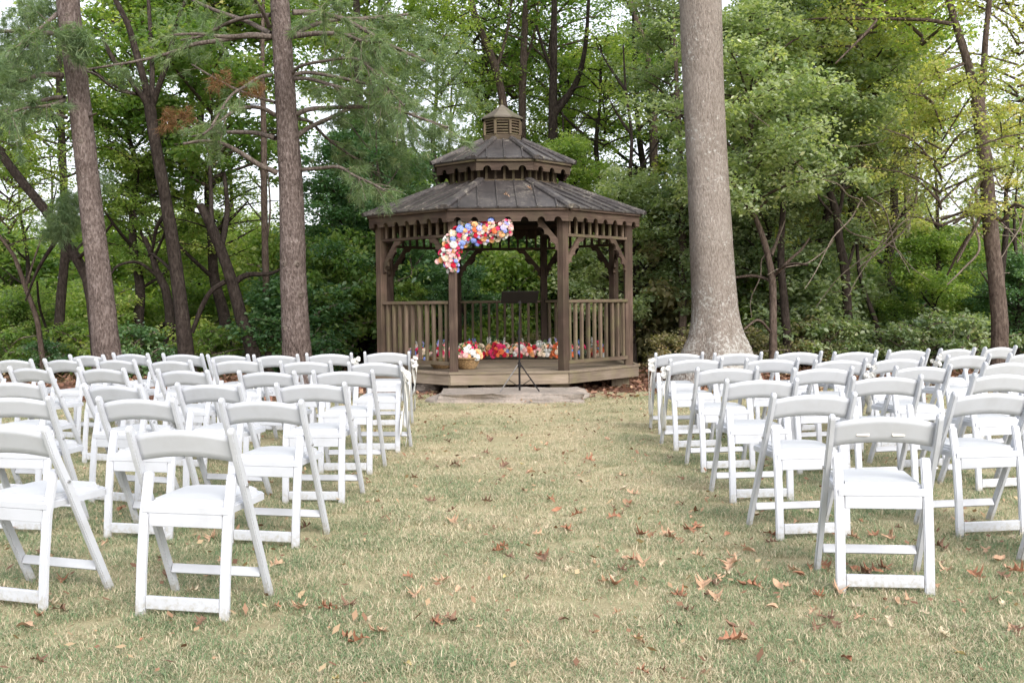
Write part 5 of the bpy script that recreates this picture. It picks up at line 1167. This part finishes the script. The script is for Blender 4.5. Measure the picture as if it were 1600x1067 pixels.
for (y0, y1, n_, hmin, hmax) in ((21.5, 26, 7, 4.5, 7.5), (26, 33, 10, 5, 8.5), (33, 44, 14, 4.5, 7.5)):
    for k in range(n_):
        y = rr_.uniform(y0, y1); half = visible_x(y); x = -half + 2 * half * (k + rr_.random()) / n_; u = x / y
        left = u < -.16; edge = u < -.3
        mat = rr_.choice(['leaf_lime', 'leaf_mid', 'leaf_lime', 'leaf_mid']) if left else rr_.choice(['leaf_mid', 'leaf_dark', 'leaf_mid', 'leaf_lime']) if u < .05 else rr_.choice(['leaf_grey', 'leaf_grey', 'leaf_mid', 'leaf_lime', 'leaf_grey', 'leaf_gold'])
        h = rr_.uniform(hmin, hmax) * (.62 if edge else .86 if left else 1.0)
        back_tree(x, y, h, rr_.choice(['airy', 'tall', 'tall', 'airy'] if left else ['broad', 'tall', 'broad', 'airy']), mat, place_label(GRP[mat][0], x, y), GRP[mat][1], base=rr_.uniform(.08, .28))
def bush(x, y, s, mat, lab, grp, sq=1.0, kind='bush', cat='bush'):
    root = empty('bush' if kind == 'bush' else 'weed', (x, y, -.03)); tag(root, lab, cat, grp); crown_on(root, kind, rr_.randint(0, 2), (0, 0, 0), s, rr_.uniform(0, 6.28), mat, 'twig', sq)
BG = {'leaf_dark': ('dense dark green bush', 'dark bushes along the wood edge'), 'leaf_lime': ('yellow green bush', 'yellow green bushes along the wood edge'), 'leaf_mid': ('mid green bush', 'green bushes along the wood edge'),
      'leaf_grey': ('grey green bush', 'grey green bushes along the wood edge'), 'leaf_dry': ('thin olive brown bush', 'olive bushes along the wood edge'), 'leaf_gold': ('golden leaved bush', 'golden bushes along the wood edge')}
for k in range(18):
    y = rr_.uniform(26.5, 31); half = visible_x(y); x = -half + 2 * half * (k + rr_.random()) / 18
    mat = rr_.choice(['leaf_lime', 'leaf_lime', 'leaf_mid']); bush(x, y, rr_.uniform(1.2, 1.8), mat, place_label(BG[mat][0], x, y), BG[mat][1], 1.0)
for k in range(46):
    y = rr_.uniform(18.2, 23.5); half = visible_x(y); x = -half + 2 * half * (k + rr_.random()) / 46; u = x / y
    if abs(x - GX) < 2.6 and y < 18.4: y = 18.8
    if u < -.30: mat = rr_.choice(['leaf_lime', 'leaf_mid', 'leaf_lime', 'leaf_mid'])
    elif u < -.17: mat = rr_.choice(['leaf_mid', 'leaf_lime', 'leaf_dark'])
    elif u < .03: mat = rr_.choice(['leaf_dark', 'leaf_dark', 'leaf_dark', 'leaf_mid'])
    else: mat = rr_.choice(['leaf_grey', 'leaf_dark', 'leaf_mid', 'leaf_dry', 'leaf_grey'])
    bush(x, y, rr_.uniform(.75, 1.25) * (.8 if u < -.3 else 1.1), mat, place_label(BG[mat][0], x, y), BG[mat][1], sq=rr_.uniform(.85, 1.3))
for k in range(40):
    y = rr_.uniform(17.0, 19.0); half = visible_x(y); x = -half + 2 * half * (k + rr_.random()) / 40
    if abs(x - GX) < 2.5 and y < 18: continue
    mat = rr_.choice(['leaf_dry', 'leaf_mid', 'leaf_dry', 'leaf_grey']) if x > 0 else rr_.choice(['leaf_mid', 'leaf_lime', 'leaf_dark'])
    nm = {'leaf_dry': 'low olive brown weed at the foot of the wood', 'leaf_mid': 'low green weed at the foot of the wood', 'leaf_grey': 'low grey green weed at the foot of the wood', 'leaf_lime': 'low yellow green weed at the foot of the wood', 'leaf_dark': 'low dark green weed at the foot of the wood'}[mat]
    bush(x, y, rr_.uniform(.7, 1.2), mat, place_label(nm.replace(' at the foot of the wood', ''), x, y), 'low weeds at the foot of the wood', 1.0, 'weed', 'weed')
# far wood closing the view, one mass
r_ = np.random.default_rng(300); C = np.c_[r_.uniform(-34, 34, 900), r_.uniform(46, 58, 900), r_.uniform(.2, 1, 900) ** 1.2 * 4.5]
V, F, rn = leaves_np(C, np.tile([1.5, 1.5, .7], (900, 1)), 60, .30, r_); tag(link('far_wood', from_np('far_wood', V, F, M['leaf_mid'], rnd=rn)), kind='stuff')
